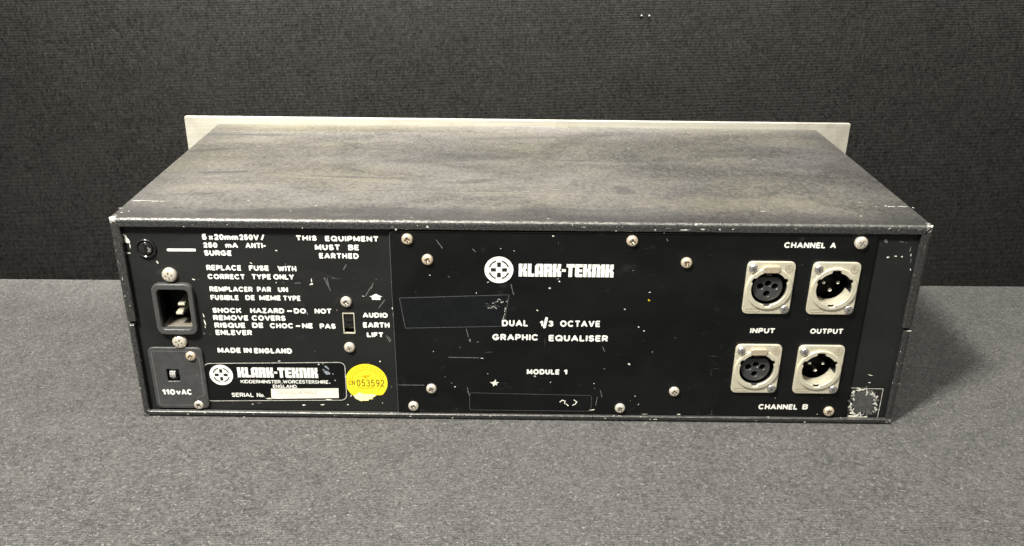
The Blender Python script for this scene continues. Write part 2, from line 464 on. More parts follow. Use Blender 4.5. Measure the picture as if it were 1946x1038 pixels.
# ------------------------------------------------------------------ lettering: strokes in a unit cell
def arc(cx, cy, rx, ry, a0, a1, n=12):
    return [(cx + rx * math.cos(math.radians(a0 + (a1 - a0) * k / n)), cy + ry * math.sin(math.radians(a0 + (a1 - a0) * k / n))) for k in range(n + 1)]
O_ = arc(.5, .5, .5, .5, 0, 360, 24)[:-1]
GL = {
 'A': (.88, [[(0, 0), (.5, 1)], [(1, 0), (.5, 1)], [(.2, .3), (.8, .3)]]),
 'B': (.70, [[(0, 0), (0, 1)], [(0, 1)] + arc(.68, .765, .30, .235, 90, -90, 8) + [(0, .53)], [(0, .53)] + arc(.68, .265, .32, .265, 90, -90, 8) + [(0, 0)]]),
 'C': (.86, [arc(.52, .5, .52, .5, 48, 312, 18)]),
 'D': (.78, [[(0, 0), (0, 1)], [(0, 1)] + arc(.45, .5, .55, .5, 90, -90, 12) + [(0, 0)]]),
 'E': (.58, [[(0, 0), (0, 1)], [(0, 1), (1, 1)], [(0, .51), (.9, .51)], [(0, 0), (1, 0)]]),
 'F': (.55, [[(0, 0), (0, 1)], [(0, 1), (1, 1)], [(0, .5), (.85, .5)]]),
 'G': (.88, [arc(.5, .5, .5, .5, 48, 350, 18), [(.55, .42), (1, .42)]]),
 'H': (.72, [[(0, 0), (0, 1)], [(1, 0), (1, 1)], [(0, .5), (1, .5)]]),
 'I': (.0, [[(0, 0), (0, 1)]]),
 'K': (.72, [[(0, 0), (0, 1)], [(1, 1), (.05, .42)], [(.35, .6), (1, 0)]]),
 'L': (.54, [[(0, 1), (0, 0)], [(0, 0), (1, 0)]]),
 'M': (.88, [[(0, 0), (0, 1)], [(1, 0), (1, 1)], [(0, 1), (.5, .15)], [(1, 1), (.5, .15)]]),
 'N': (.74, [[(0, 0), (0, 1)], [(1, 0), (1, 1)], [(0, 1), (1, 0)]]),
 'O': (.90, [('o', O_)]),
 'P': (.64, [[(0, 0), (0, 1)], [(0, 1)] + arc(.6, .71, .4, .29, 90, -90, 8) + [(0, .42)]]),
 'Q': (.90, [('o', O_), [(.62, .28), (1, -.03)]]),
 'R': (.66, [[(0, 0), (0, 1)], [(0, 1)] + arc(.6, .72, .4, .28, 90, -90, 8) + [(0, .44)], [(.5, .44), (1, 0)]]),
 'S': (.62, [arc(.5, .745, .48, .255, 25, 270, 12)[:-1] + arc(.5, .245, .5, .245, 90, -155, 12)]),
 'T': (.68, [[(0, 1), (1, 1)], [(.5, 1), (.5, 0)]]),
 'U': (.70, [[(0, 1)] + arc(.5, .4, .5, .4, 180, 360, 12) + [(1, 1)]]),
 'V': (.82, [[(0, 1), (.5, 0)], [(1, 1), (.5, 0)]]),
 'W': (1.16, [[(0, 1), (.25, 0)], [(.5, .9), (.25, 0)], [(.5, .9), (.75, 0)], [(1, 1), (.75, 0)]]),
 'Y': (.78, [[(0, 1), (.5, .45)], [(1, 1), (.5, .45)], [(.5, .45), (.5, 0)]]),
 'Z': (.62, [[(0, 1), (1, 1)], [(1, 1), (0, 0)], [(0, 0), (1, 0)]]),
 '0': (.56, [('o', O_)]),
 '1': (.22, [[(1, 0), (1, 1)], [(1, 1), (0, .76)]]),
 '2': (.54, [arc(.5, .70, .5, .30, 165, -30, 12) + [(0, 0)], [(0, 0), (1, 0)]]),
 '3': (.54, [arc(.45, .745, .48, .255, 150, -90, 12), arc(.45, .255, .55, .255, 90, -150, 12)]),
 '4': (.58, [[(.75, 0), (.75, 1)], [(.75, 1), (0, .28)], [(0, .28), (1, .28)]]),
 '5': (.54, [[(.9, 1), (.15, 1)], [(.15, 1), (.05, .5)], [(.05, .5)] + arc(.45, .32, .52, .32, 115, -150, 12)]),
 '6': (.56, [('o', [(x, y * .6) for x, y in O_]), arc(.75, .3, .75, .72, 180, 85, 8)]),
 '7': (.52, [[(0, 1), (1, 1)], [(1, 1), (.3, 0)]]),
 '8': (.54, [('o', [(x * .9 + .05, .52 + y * .48) for x, y in O_]), ('o', [(x, y * .52) for x, y in O_])]),
 '9': (.56, [('o', [(x, .4 + y * .6) for x, y in O_]), arc(.25, .7, .75, .72, 0, -95, 8)]),
 'x': (.46, [[(0, 0), (1, .62)], [(1, 0), (0, .62)]]),
 'm': (.92, [[(0, 0), (0, .66)], [(0, .42)] + arc(.25, .42, .25, .24, 180, 0, 8) + [(.5, 0)], [(.5, .42)] + arc(.75, .42, .25, .24, 180, 0, 8) + [(1, 0)]]),
 'v': (.52, [[(0, .66), (.5, 0)], [(1, .66), (.5, 0)]]),
 'o': (.46, [('o', [(x, y * .6) for x, y in O_])]),
 '/': (.36, [[(0, -.02), (1, 1.04)]]),
 '-': (.34, [[(0, .42), (1, .42)]]),
 '.': (.0, [[(0, 0), (0, .02)]]),
 ',': (.06, [[(1, .03), (0, -.14)]]),
}
STEP = 4e-6
def word(bm, txt, x0, z0, x1, h, y, weight=.29, gap=.09, mi=0, mono=False):
    """one printed word from x0 to x1 on the base line z0, capital height h"""
    sw = weight
    adv, pos = [], 0.0
    for ch in txt:
        g = GL[ch][0]
        if mono:
            g = .42
        adv.append((pos, g))
        pos += g + sw + gap
    total = pos - gap
    k = (x1 - x0) / (total * h)
    kw = h * sw * (0.5 + 0.5 * min(1.15, k))
    for ci, (ch, (p, g)) in enumerate(zip(txt, adv)):
        gx0 = x0 + p * h * k + kw / 2
        gx1 = x0 + (p + g + sw) * h * k - kw / 2
        i = 0
        for st in GL[ch][1]:
            closed = isinstance(st, tuple)
            pts = st[1] if closed else st
            ins = kw / 2
            q = [(gx0 + a * max(gx1 - gx0, 0), z0 + ins + b * (h - 2 * ins)) for a, b in pts]
            ribbon(bm, q, kw, y - i * STEP, mi, closed)
            i += 1

# the heavy block lettering of the maker's name, pieces butted edge to edge: (x0, z0, x1, z1)
BL = {
 'K': (.62, [[(0, 0), (.27, 0), (.27, .40), (.33, .40), (.35, 0), (.62, 0), (.62, .40), (.50, .52), (.60, .64), (.60, 1), (.36, 1), (.33, .64), (.27, .60), (.27, 1), (0, 1)]]),
 'L': (.50, [[(0, 0), (.50, 0), (.50, .24), (.28, .24), (.28, 1), (0, 1)]]),
 'A': (.62, [[(0, 0), (.27, 0), (.27, .80), (.27, 1), (.14, 1), (0, .84)], [(.27, .24), (.35, .24), (.35, .44), (.27, .44)], [(.27, .80), (.35, .80), (.35, 1), (.27, 1)], [(.35, 0), (.62, 0), (.62, .94), (.56, 1), (.35, 1)]]),
 'R': (.62, [[(0, 0), (.27, 0), (.27, 1), (0, 1)], [(.27, .38), (.34, .38), (.34, .56), (.27, .56)], [(.27, .80), (.34, .80), (.34, 1), (.27, 1)], [(.34, 0), (.62, 0), (.62, .38), (.56, .46), (.62, .54), (.62, .90), (.54, 1), (.34, 1)]]),
 'T': (.60, [[(0, .74), (.16, .74), (.16, 0), (.44, 0), (.44, .74), (.60, .74), (.60, 1), (0, 1)]]),
 'E': (.56, [[(0, .08), (.08, 0), (.56, 0), (.56, .24), (.29, .24), (.29, .38), (.54, .38), (.54, .60), (.29, .60), (.29, .76), (.56, .76), (.56, 1), (0, 1)]]),
 'N': (.62, [[(0, 0), (.27, 0), (.27, .78), (.35, .78), (.35, 0), (.62, 0), (.62, .86), (.52, 1), (0, 1)]]),
 'I': (.28, [[(0, 0), (.28, 0), (.28, 1), (0, 1)]]),
 '-': (.30, [[(0, .40), (.30, .40), (.30, .60), (0, .60)]]),
}
def blockword(bm, txt, x0, z0, x1, h, y, mi=0, slant=0.03):
    gap = .045
    tot = sum(BL[c][0] for c in txt) + gap * (len(txt) - 1)
    k = (x1 - x0) / tot
    p = 0
    for c in txt:
        for pc in BL[c][1]:
            poly(bm, [(x0 + (p + a) * k, z0 + b * h) for a, b in pc], y, mi)
        p += BL[c][0] + gap

def emblem(bm, cx, cz, r, y, white, dark):
    poly(bm, circle(cx, cz, r, 48), y, white)
    y2 = y - STEP * 2
    for a in (0, 90, 180, 270):
        d = Vector((math.cos(math.radians(a)), math.sin(math.radians(a))))
        q = Vector((-d.y, d.x))
        c = Vector((cx, cz))
        poly(bm, [c + d * r * .20 + q * r * .125, c + d * r * .20 - q * r * .125, c + d * r * .56 - q * r * .14, c + d * r * .56 + q * r * .14], y2, dark)
        ribbon(bm, [(cx + r * .68 * math.cos(math.radians(t)), cz + r * .68 * math.sin(math.radians(t))) for t in range(a + 17, a + 74, 8)], r * .105, y2, dark, cap=False)
    poly(bm, circle(cx, cz, r * .21, 24), y2 - STEP, white)

# ------------------------------------------------------------------ the setting
TS = -0.00414                                     # the cloth under the unit falls a little to the right
def table():
    bm = bmesh.new()
    xs = [-1.3, 1.3]
    yb = [0.1964 + x * 0.01385 for x in xs]
    top = [(xs[0], -0.9, -xs[0] * -TS), (xs[1], -0.9, xs[1] * TS), (xs[1], yb[1], xs[1] * TS), (xs[0], yb[0], xs[0] * TS)]
    top[0] = (xs[0], -0.9, xs[0] * TS)
    v = [bm.verts.new(p) for p in top]
    w = [bm.verts.new((p[0], p[1], p[2] - 0.03)) for p in top]
    bm.faces.new(v)
    for i in range(4):
        j = (i + 1) % 4
        bm.faces.new((v[j], v[i], w[i], w[j]))
    bm.faces.new(w[::-1])
    e = [e for e in bm.edges if all(abs(q.co.z - q.co.x * TS) < 1e-5 for q in e.verts)]
    bmesh.ops.bevel(bm, geom=e, offset=0.0012, segments=3, affect='EDGES')
    o = link('table_surface', tomesh(bm, 'table_surface'), None, ['table'])
    o['kind'] = 'structure'
table()
bm = bmesh.new()
box(bm, -1.6, 0.30, -0.7, 1.6, 0.33, 1.1)
o = link('backdrop', tomesh(bm, 'backdrop'), None, ['wall'])
o['kind'] = 'structure'

# ------------------------------------------------------------------ the equaliser
ZS = 0.06120                                          # seam between upper and lower cover
root = bpy.data.objects.new('graphic_equaliser', None)
root.empty_display_size = 0.05
C.objects.link(root)
root['label'] = 'worn black two-channel graphic equaliser seen from behind on the grey cloth'
root['category'] = 'audio equipment'

def bz(x):
    return x * TS

def shell(name, zpath, up, lip_t, lip_s):
    """folded sheet-steel cover swept round three sides with a rolled rear lip"""
    x0, x1, za, zb0, zb1 = zpath      # side ends at za, cover plane at zb0 (left) / zb1 (right)
    s = 1 if up else -1
    r = 0.0022
    prof = [(D - 0.0002, 0.0), (0.012, 0.0), (r, 0.0)]
    for k in range(1, 6):
        t = math.radians(90 * k / 5)
        prof.append((r - r * math.sin(t), r - r * math.cos(t)))
    prof += [(0.0, 1.0), (0.0003, 1.0003), (0.0022, 1.0003), (0.0024, 0.0012), (D - 0.0002, 0.0012)]
    bm = bmesh.new()
    rows = []
    for y, off in prof:
        ot = os_ = off
        if off >= 1.0:
            e = off - 1.0
            ot, os_ = lip_t + e, lip_s + e
        row = [(x0 + os_, y, za), (x0 + os_, y, zb0 - s * ot), (x1 - os_, y, zb1 - s * ot), (x1 - os_, y, za)]
        rows.append([bm.verts.new(p) for p in row])
    n = len(rows)
    for a in range(n):
        b = (a + 1) % n
        for k in range(3):
            bm.faces.new((rows[a][k], rows[a][k + 1], rows[b][k + 1], rows[b][k]))
    for k in (0, 3):
        bm.faces.new([rr[k] for rr in rows])
    bmesh.ops.recalc_face_normals(bm, faces=bm.faces[:])
    # soften the two long folds
    ed = [e for e in bm.edges if abs(e.verts[0].co.x - e.verts[1].co.x) < 1e-6 and abs(abs(e.verts[0].co.x) - W2) < 1e-5
          and abs(e.verts[0].co.y - e.verts[1].co.y) > 0.005 and abs(e.verts[0].co.z - za) > 0.01]
    bmesh.ops.bevel(bm, geom=ed, offset=0.0009, segments=3, affect='EDGES')
    return bm

def flakes(bm, spots, y, mi, seed=1, rough=0.35, dim=None, k_=1.0):
    """ragged little patches of missing paint: (x, z, width, height, tilt)"""
    g = random.Random(seed)
    for i, (x, z, w, h, a) in enumerate(spots):
        n = 9
        ca, sa = math.cos(a), math.sin(a)
        pts = []
        for k in range(n):
            t = 2 * PI * k / n
            q = 1 + g.uniform(-rough, rough)
            u, v = k_ * w / 2 * q * math.cos(t), k_ * h / 2 * q * math.sin(t)
            pts.append((x + u * ca - v * sa, z + u * sa + v * ca))
        poly(bm, pts, y - i % 3 * STEP, dim if dim is not None and g.random() < .45 else mi)

# upper cover
bm = shell('top_cover', (-W2, W2, ZS + 0.0014, H, H), True, 0.0046, 0.0050)
for f in bm.faces:
    f.material_index = 0
flakes(bm, [(*p, w, h, a) for p, w, h, a in (
    ((-0.06887, 0.11939), .0022, .0011, .2), ((-0.06698, 0.11822), .0012, .0012, 0), ((-0.05031, 0.11988), .0022, .0014, -.4), ((0.07673, 0.12033), .004, .0007, 0),
    ((0.08515, 0.11953), .006, .0008, .05), ((0.09485, 0.11993), .003, .0007, 0), ((0.06985, 0.11937), .002, .0006, .6), ((0.20986, 0.12114), .004, .0015, .1),
    ((0.04946, 0.12093), .0012, .001, 0), ((-0.11592, 0.11860), .0006, .0012, 0), ((-0.17348, 0.11946), .0008, .0008, 0), ((-0.18037, 0.12145), .0006, .0006, 0),
    ((0.19363, 0.12126), .002, .0006, .5), ((0.12816, 0.12087), .0015, .0007, .4))], -0.00012, 1, 3, 0.45, 3, 0.8)
flakes(bm, [(*p, w, h, a) for p, w, h, a in (
    ((-0.21570, 0.10892), .0006, .003, .1), ((-0.21579, 0.09833), .0006, .003, .15), ((0.21441, 0.11099), .0006, .004, -.15),
    ((-0.21521, 0.08818), .0005, .002, 0), ((-0.21384, 0.07215), .0006, .0008, 0), ((0.21513, 0.08155), .0005, .0008, 0))], -0.00012, 1, 4, 0.35, 3, 0.8)
# mitre lines of the folded corners
ribbon(bm, [(-W2 + .0006, H - .0006), (-W2 + .0048, H - .0044)], .0004, -0.00014, 2, cap=False)
ribbon(bm, [(W2 - .0006, H - .0006), (W2 - .0048, H - .0044)], .0006, -0.00014, 2, cap=False)
def topflake(bm, spots, mi, seed):
    g = random.Random(seed)
    for x, y, w, h in spots:
        n = 10
        k_small = w < .006
        w, h = w * (.75 if k_small else 1), h * (.7 if k_small else 1)
        f = bm.faces.new([bm.verts.new((x + w / 2 * math.cos(2 * PI * k / n) * (1 + g.uniform(-.3, .3)),
                                        y + h / 2 * math.sin(2 * PI * k / n) * (1 + g.uniform(-.4, .4)), H + 0.0001)) for k in range(n)])
        f.normal_update()
        if f.normal.z < 0:
            f.normal_flip()
        f.material_index = mi
topflake(bm, [(*p, w, h) for p, w, h in (
    ((-0.20947, 0.02753), .010, .0016), ((-0.20360, 0.02727), .012, .001), ((-0.21625, 0.01523), .004, .0012), ((-0.21341, 0.00864), .0016, .0022), ((-0.21017, 0.01039), .001, .0018),
    ((-0.15176, 0.03021), .003, .0009), ((0.20575, 0.03055), .007, .0010), ((0.21263, 0.03075), .007, .001), ((0.20371, 0.03137), .002, .003), ((0.19769, 0.03030), .0012, .001), ((0.21788, 0.02916), .0012, .003),
    ((0.19073, 0.03722), .0013, .0018), ((0.18347, 0.01449), .001, .003), ((-0.00337, 0.05057), .004, .0005), ((0.00268, 0.04981), .006, .0006), ((0.02110, 0.05424), .006, .0005), ((-0.03952, 0.06906), .0012, .0012),
    ((0.07346, 0.14407), .0022, .0016), ((-0.17603, 0.17880), .001, .0012), ((0.13183, 0.02054), .005, .0012), ((-0.11303, 0.02262), .002, .001))], 1, 5)
topflake(bm, [(*p, w, h) for p, w, h in (((-0.09139, 0.07345), .05, .0012), ((-0.11695, 0.07569), .04, .001), ((0.03262, 0.11424), .02, .0012), ((0.11426, 0.16422), .018, .0015), ((-0.04881, 0.05005), .09, .0007))], 3, 6)
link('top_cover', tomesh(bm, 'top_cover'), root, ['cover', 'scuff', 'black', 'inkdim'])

# lower cover
bm = shell('bottom_cover', (-W2, W2, ZS - 0.0006, bz(-W2), bz(W2)), False, 0.0034, 0.0036)
flakes(bm, [(*p, w, h, a) for p, w, h, a in (
    ((-0.21488, 0.06022), .0036, .0007, 0), ((0.21567, 0.06087), .0042, .0009, .05), ((-0.21103, 0.00089), .0012, .0008, 0), ((-0.20854, 0.00127), .0009, .0007, 0), ((-0.19164, 0.00285), .001, .0008, 0), ((-0.18184, 0.00365), .0012, .0006, 0),
    ((-0.15935, 0.00136), .001, .0008, 0), ((-0.21512, 0.00192), .0022, .001, .5), ((0.21508, 0.00192), .0025, .0016, -.7), ((0.21119, 0.00297), .002, .0006, 0),
    ((0.21574, 0.04047), .0035, .0006, .1), ((0.21648, 0.02708), .0025, .0008, .5), ((0.07899, 0.00175), .003, .0007, 0), ((0.07593, 0.00173), .001, .0007, 0), ((0.14210, 0.00017), .0012, .0008, 0), ((0.16632, 0.00075), .001, .001, 0),
    ((-0.03874, 0.00175), .001, .0006, 0), ((-0.06312, 0.00260), .0012, .0006, 0), ((0.04987, 0.00221), .001, .0006, 0), ((-0.10574, 0.00257), .001, .0006, 0))], -0.00012, 1, 8, 0.45, 3, 0.8)
ribbon(bm, [(-W2 + .0006, bz(-W2) + .0006), (-W2 + .0035, bz(-W2) + .0032)], .0004, -0.00014, 2, cap=False)
ribbon(bm, [(W2 - .0006, bz(W2) + .0006), (W2 - .0035, bz(W2) + .0032)], .0005, -0.00014, 2, cap=False)
link('bottom_cover', tomesh(bm, 'bottom_cover'), root, ['cover', 'chip', 'black', 'inkdim'])

# front panel, seen from its raw back, wider than the case
plate('front_panel', rrect(-0.2413, 0.0022, 0.2413, 0.12786, 0.001), [], D, D + 0.0032, root, ['alu'], 0.0004)

YC = 0.0030      # face of the rear chassis panel
YP = 0.0015      # face of the module plate screwed on it

XLR = ((0.13432, 0.08614), (0.16971, 0.08606),
       (0.13384, 0.03572), (0.16925, 0.03549))
INL = (-0.19006, 0.06970, 0.01112, 0.01531)       # inlet centre, half width, half height
SEL = (-0.19411, 0.02568, 0.01525, 0.01985)
SWI = (-0.09554, 0.06113, 0.00329, 0.00641)

hole_x = [circle(x, z, 0.0116, 36) for x, z in XLR]
inl_hole = rrect(INL[0] - INL[2] + .0024, INL[1] - INL[3] + .0024, INL[0] + INL[2] - .0024, INL[1] + INL[3] - .0024, .003)
sel_hole = rrect(SEL[0] - .007, SEL[1] - .008, SEL[0] + .007, SEL[1] + .010, .001)
swi_hole = rrect(SWI[0] - SWI[2] + .0002, SWI[1] - SWI[3] + .0002, SWI[0] + SWI[2] - .0002, SWI[1] + SWI[3] - .0002, .0002)

# ---- rear chassis panel
me = plate_mesh([(-W2 + .0013, bz(-W2) + .0013), (W2 - .0013, bz(W2) + .0013), (W2 - .0013, H - .0013), (-W2 + .0013, H - .0013)],
                hole_x + [inl_hole, sel_hole, swi_hole], YC, YC + .0015)
bm = bmesh.new(); bm.from_mesh(me)
yb = YC - 0.00008
flakes(bm, [(*p, w, h, a) for p, w, h, a in (
    ((-0.21068, 0.10928), .0032, .0045, .5), ((-0.21159, 0.11227), .002, .003, .6), ((-0.20949, 0.10628), .0007, .004, 0), ((-0.21102, 0.10201), .003, .0005, 0), ((-0.19632, 0.09696), .001, .0022, .4),
    ((0.19459, 0.11322), .0024, .003, .2), ((0.20289, 0.11270), .004, .0006, -.1), ((0.20549, 0.11242), .001, .0007, 0), ((0.19717, 0.10379), .0016, .001, 0), ((0.20132, 0.10445), .0024, .0008, 0), ((0.20479, 0.10418), .001, .001, 0),
    ((0.20851, 0.10850), .0008, .003, 0), ((0.20945, 0.10515), .0006, .002, 0), ((0.21011, 0.10177), .0008, .003, 0), ((0.21079, 0.09682), .0007, .0014, 0), ((0.20064, 0.03073), .0034, .0006, -.3), ((0.20089, 0.02586), .002, .0005, 0),
    ((-0.17817, 0.08691), .0016, .0008, -.3), ((-0.17560, 0.08694), .0006, .0006, 0), ((-0.17668, 0.05381), .001, .0014, 0), ((-0.17350, 0.05351), .0007, .0007, 0), ((-0.17555, 0.06495), .0006, .003, .2), ((-0.17547, 0.06105), .0008, .004, .2), ((-0.17555, 0.05810), .0006, .002, .1),
    ((-0.15455, 0.00808), .0012, .0007, .2), ((-0.15052, 0.00882), .004, .0009, .1), ((-0.12479, 0.00764), .0025, .001, .1), ((-0.11410, 0.00810), .003, .0008, .1), ((-0.09948, 0.00823), .0012, .0008, .3), ((-0.07953, 0.03697), .0012, .0008, .5), ((-0.07367, 0.02047), .0009, .0009, 0),
    ((-0.11567, 0.04306), .0006, .0006, 0), ((-0.13177, 0.10435), .0014, .0007, -.2), ((-0.14606, 0.09686), .0014, .0008, -.5), ((-0.12742, 0.09644), .001, .0005, 0), ((-0.13355, 0.08548), .0008, .0008, 0), ((-0.12955, 0.08553), .001, .0007, .4),
    ((-0.12214, 0.08529), .004, .0007, 0), ((-0.11447, 0.08474), .003, .0012, .3), ((-0.11430, 0.08694), .0007, .003, 0), ((-0.10551, 0.08608), .0005, .006, .1), ((-0.10219, 0.08862), .0018, .0005, 0), ((-0.08681, 0.07774), .0014, .0005, 0), ((-0.07911, 0.08792), .0006, .0006, 0), ((-0.10178, 0.06925), .001, .0012, 0),
    ((-0.11820, 0.06682), .001, .0018, 0), ((-0.08614, 0.03589), .0008, .0006, 0), ((-0.09728, 0.01428), .0008, .0012, 0), ((-0.07931, 0.00949), .0006, .0006, 0))], yb, 1, 11, 0.35, 2, 0.85)
for a, b2 in (((-0.08535, 0.07807), (-0.08219, 0.08349)), ((-0.10733, 0.08857), (-0.10443, 0.08105)), ((-0.08196, 0.08254), (-0.08093, 0.08571)), ((-0.09645, 0.09366), (-0.09485, 0.09646)), ((-0.07522, 0.05348), (-0.07333, 0.04951)), ((-0.07407, 0.05283), (-0.07271, 0.05018)), ((-0.07850, 0.07077), (-0.07510, 0.07562))):
    ribbon(bm, [a, b2], .0005, yb - 6 * STEP, 2)
flakes(bm, [(*p, w, h, a) for p, w, h, a in (((-0.11467, 0.08943), .017, .009, -.06), ((-0.12741, 0.09024), .02, .007, -.05))], yb + 8 * STEP, 3, 12, 0.2)
link('rear_panel', tomesh(bm, 'rear_panel'), root, ['chassis', 'chip', 'inkdim', 'gloss'])
rear = [o for o in C.objects if o.name == 'rear_panel'][0]

yl = YC - 0.00014
def lettering(name, parent, words, y, mats=('ink',), **kw):
    bm = bmesh.new()
    for w in words:
        word(bm, w[0], w[1], w[2], w[3], w[4], y, **kw)
    return link(name, tomesh(bm, name), parent, mats)

lettering('fuse_rating_text', rear, [
    ("5", -0.17053, 0.11009, -0.16799, 0.00339), ("x", -0.16692, 0.11013, -0.16458, 0.00339), ("20mm", -0.16408, 0.11007, -0.15128, 0.00340), ("250V", -0.15066, 0.11012, -0.14026, 0.00337), ("/", -0.13939, 0.11015, -0.13727, 0.00337),
    ("250", -0.17041, 0.10556, -0.16287, 0.00309), ("mA", -0.15865, 0.10559, -0.15189, 0.00309), ("ANTI-", -0.14794, 0.10555, -0.13702, 0.00312), ("SURGE", -0.17054, 0.10099, -0.15576, 0.00317)], yl)
lettering('fuse_warning_text', rear, [
    ("REPLACE", -0.17039, 0.09237, -0.15161, 0.00322), ("FUSE", -0.14747, 0.09236, -0.13674, 0.00322), ("WITH", -0.13195, 0.09221, -0.12190, 0.00322),
    ("CORRECT", -0.17036, 0.08717, -0.15016, 0.00312), ("TYPE", -0.14653, 0.08726, -0.13607, 0.00319), ("ONLY", -0.13481, 0.08729, -0.12360, 0.00322),
    ("REMPLACER", -0.17023, 0.07974, -0.14684, 0.00310), ("PAR", -0.14442, 0.07982, -0.13679, 0.00310), ("UN", -0.13303, 0.07975, -0.12750, 0.00307),
    ("FUSIBLE", -0.17032, 0.07462, -0.15492, 0.00309), ("DE", -0.15128, 0.07472, -0.14610, 0.00309), ("MEME", -0.14368, 0.07467, -0.13193, 0.00313), ("TYPE", -0.13064, 0.07458, -0.12112, 0.00313)], yl)
lettering('shock_warning_text', rear, [
    ("SHOCK", -0.17025, 0.06678, -0.15434, 0.00317), ("HAZARD", -0.14950, 0.06682, -0.13071, 0.00317), ("-", -0.12936, 0.06690, -0.12623, 0.00317), ("DO", -0.12551, 0.06684, -0.11872, 0.00317), ("NOT", -0.11404, 0.06686, -0.10467, 0.00317),
    ("REMOVE", -0.17041, 0.06220, -0.15095, 0.00326), ("COVERS", -0.14914, 0.06221, -0.13043, 0.00329),
    ("RISQUE", -0.17028, 0.05752, -0.15315, 0.00331), ("DE", -0.14942, 0.05770, -0.14311, 0.00328), ("CHOC", -0.13955, 0.05756, -0.12643, 0.00328), ("-", -0.12537, 0.05761, -0.12254, 0.00328), ("NE", -0.12172, 0.05764, -0.11569, 0.00328), ("PAS", -0.11193, 0.05751, -0.10306, 0.00328),
    ("ENLEVER", -0.17019, 0.05303, -0.14994, 0.00327)], yl)
lettering('origin_text', rear, [("MADE", -0.17048, 0.04168, -0.15741, 0.00340), ("IN", -0.15583, 0.04172, -0.15130, 0.00340), ("ENGLAND", -0.15005, 0.04153, -0.12868, 0.00347)], yl, weight=.33)
lettering('earthing_text', rear, [
    ("THIS", -0.12065, 0.11016, -0.10953, 0.00307), ("EQUIPMENT", -0.10521, 0.10993, -0.07671, 0.00319), ("MUST", -0.11095, 0.10478, -0.09754, 0.00337), ("BE", -0.09320, 0.10485, -0.08740, 0.00328), ("EARTHED", -0.10912, 0.09994, -0.08785, 0.00324)], yl, gap=.16)
o = lettering('switch_text', rear, [("AUDIO", -0.08768, 0.06465, -0.07382, 0.00318), ("EARTH", -0.08785, 0.05843, -0.07301, 0.00341), ("LIFT", -0.08606, 0.05244, -0.07677, 0.00318)], yl, weight=.32)
bm = bmesh.new()
poly(bm, [(-0.07976, 0.07930), (-0.07628, 0.07746), (-0.07745, 0.07719), (-0.07740, 0.07563), (-0.08191, 0.07565), (-0.08217, 0.07727), (-0.08337, 0.07745)], yl)
link('arrow_mark', tomesh(bm, 'arrow_mark'), rear, ['ink'])
bm = bmesh.new()
ribbon(bm, [(-0.18965, 0.10409), (-0.17519, 0.10418)], .0016, yl)
link('fuse_line_mark', tomesh(bm, 'fuse_line_mark'), rear, ['ink'])

# ---- screws
def screw_mesh(r, h, cross, head, name, dimple=True):
    prof = [(r, 0.0), (r * 1.0, -h * .35), (r * .93, -h * .68), (r * .75, -h * .92), (r * .5, -h)]
    prof += [(r * .42, -h * .98), (r * .22, -h * .55), (0, -h * .45)] if dimple else [(r * .2, -h * 1.02), (0, -h * 1.02)]
    bm = lathe(prof, 24)
    for f in bm.faces:
        f.smooth = True
        f.material_index = 0
    for a in (cross, cross + 90):
        t = math.radians(a)
        d = Vector((math.cos(t), math.sin(t))); q = Vector((-d.y, d.x))
        yy = -h * 1.0 - 0.00004 - (0.00001 if a != cross else 0)
        L, w = r * .50, r * .13
        pts = [d * L + q * w * .6, d * L - q * w * .6, -d * L - q * w * .6, -d * L + q * w * .6] if not dimple else \
              [d * L + q * w, d * L - q * w, d * r * .16 - q * w, d * r * .16 + q * w]
        poly(bm, pts, yy, 1)
        if dimple:
            poly(bm, [-p for p in pts], yy, 1)
    me = tomesh(bm, name)
    for m in (head, 'slotdark'):
        me.materials.append(M[m])
    return me
SMESH = {}
def screw(p, r, y, rot, head, dimple=True, parent=None, name='screw'):
    key = (round(r, 5), head, dimple)
    if key not in SMESH:
        SMESH[key] = screw_mesh(r, r * .62, 20, head, 'screw', dimple)
    o = bpy.data.objects.new(name, SMESH[key])
    C.objects.link(o)
    o.parent = parent or root
    o.location = (p[0], y, p[1])
    o.rotation_euler = (0, math.radians(rot), 0)
    return o
for p, rot in (((-0.06124, 0.11234), 10), ((-0.05079, 0.10063), 40), ((0.05840, 0.11254), 25), ((0.08845, 0.10022), 60), ((0.17976, 0.00747), 70)):
    screw(p, .0031, YP, rot, 'brassy')
for p, rot in (((-0.05061, 0.02054), 0), ((-0.06123, 0.00881), 35), ((0.05822, 0.00849), 75), ((0.08871, 0.01992), 15)):
    screw(p, .0030, YP, rot, 'zinc')
screw((0.18056, 0.11276), .0036, YP, 50, 'zinc', False)
screw((-0.19057, 0.08975), .0041, YC, 15, 'zinc', False)
screw((-0.19065, 0.04903), .0041, YC, 35, 'zinc', False)
screw((-0.09623, 0.07445), .0031, YC, 30, 'zinc')
screw((-0.09609, 0.04611), .0031, YC, 0, 'zinc', False)

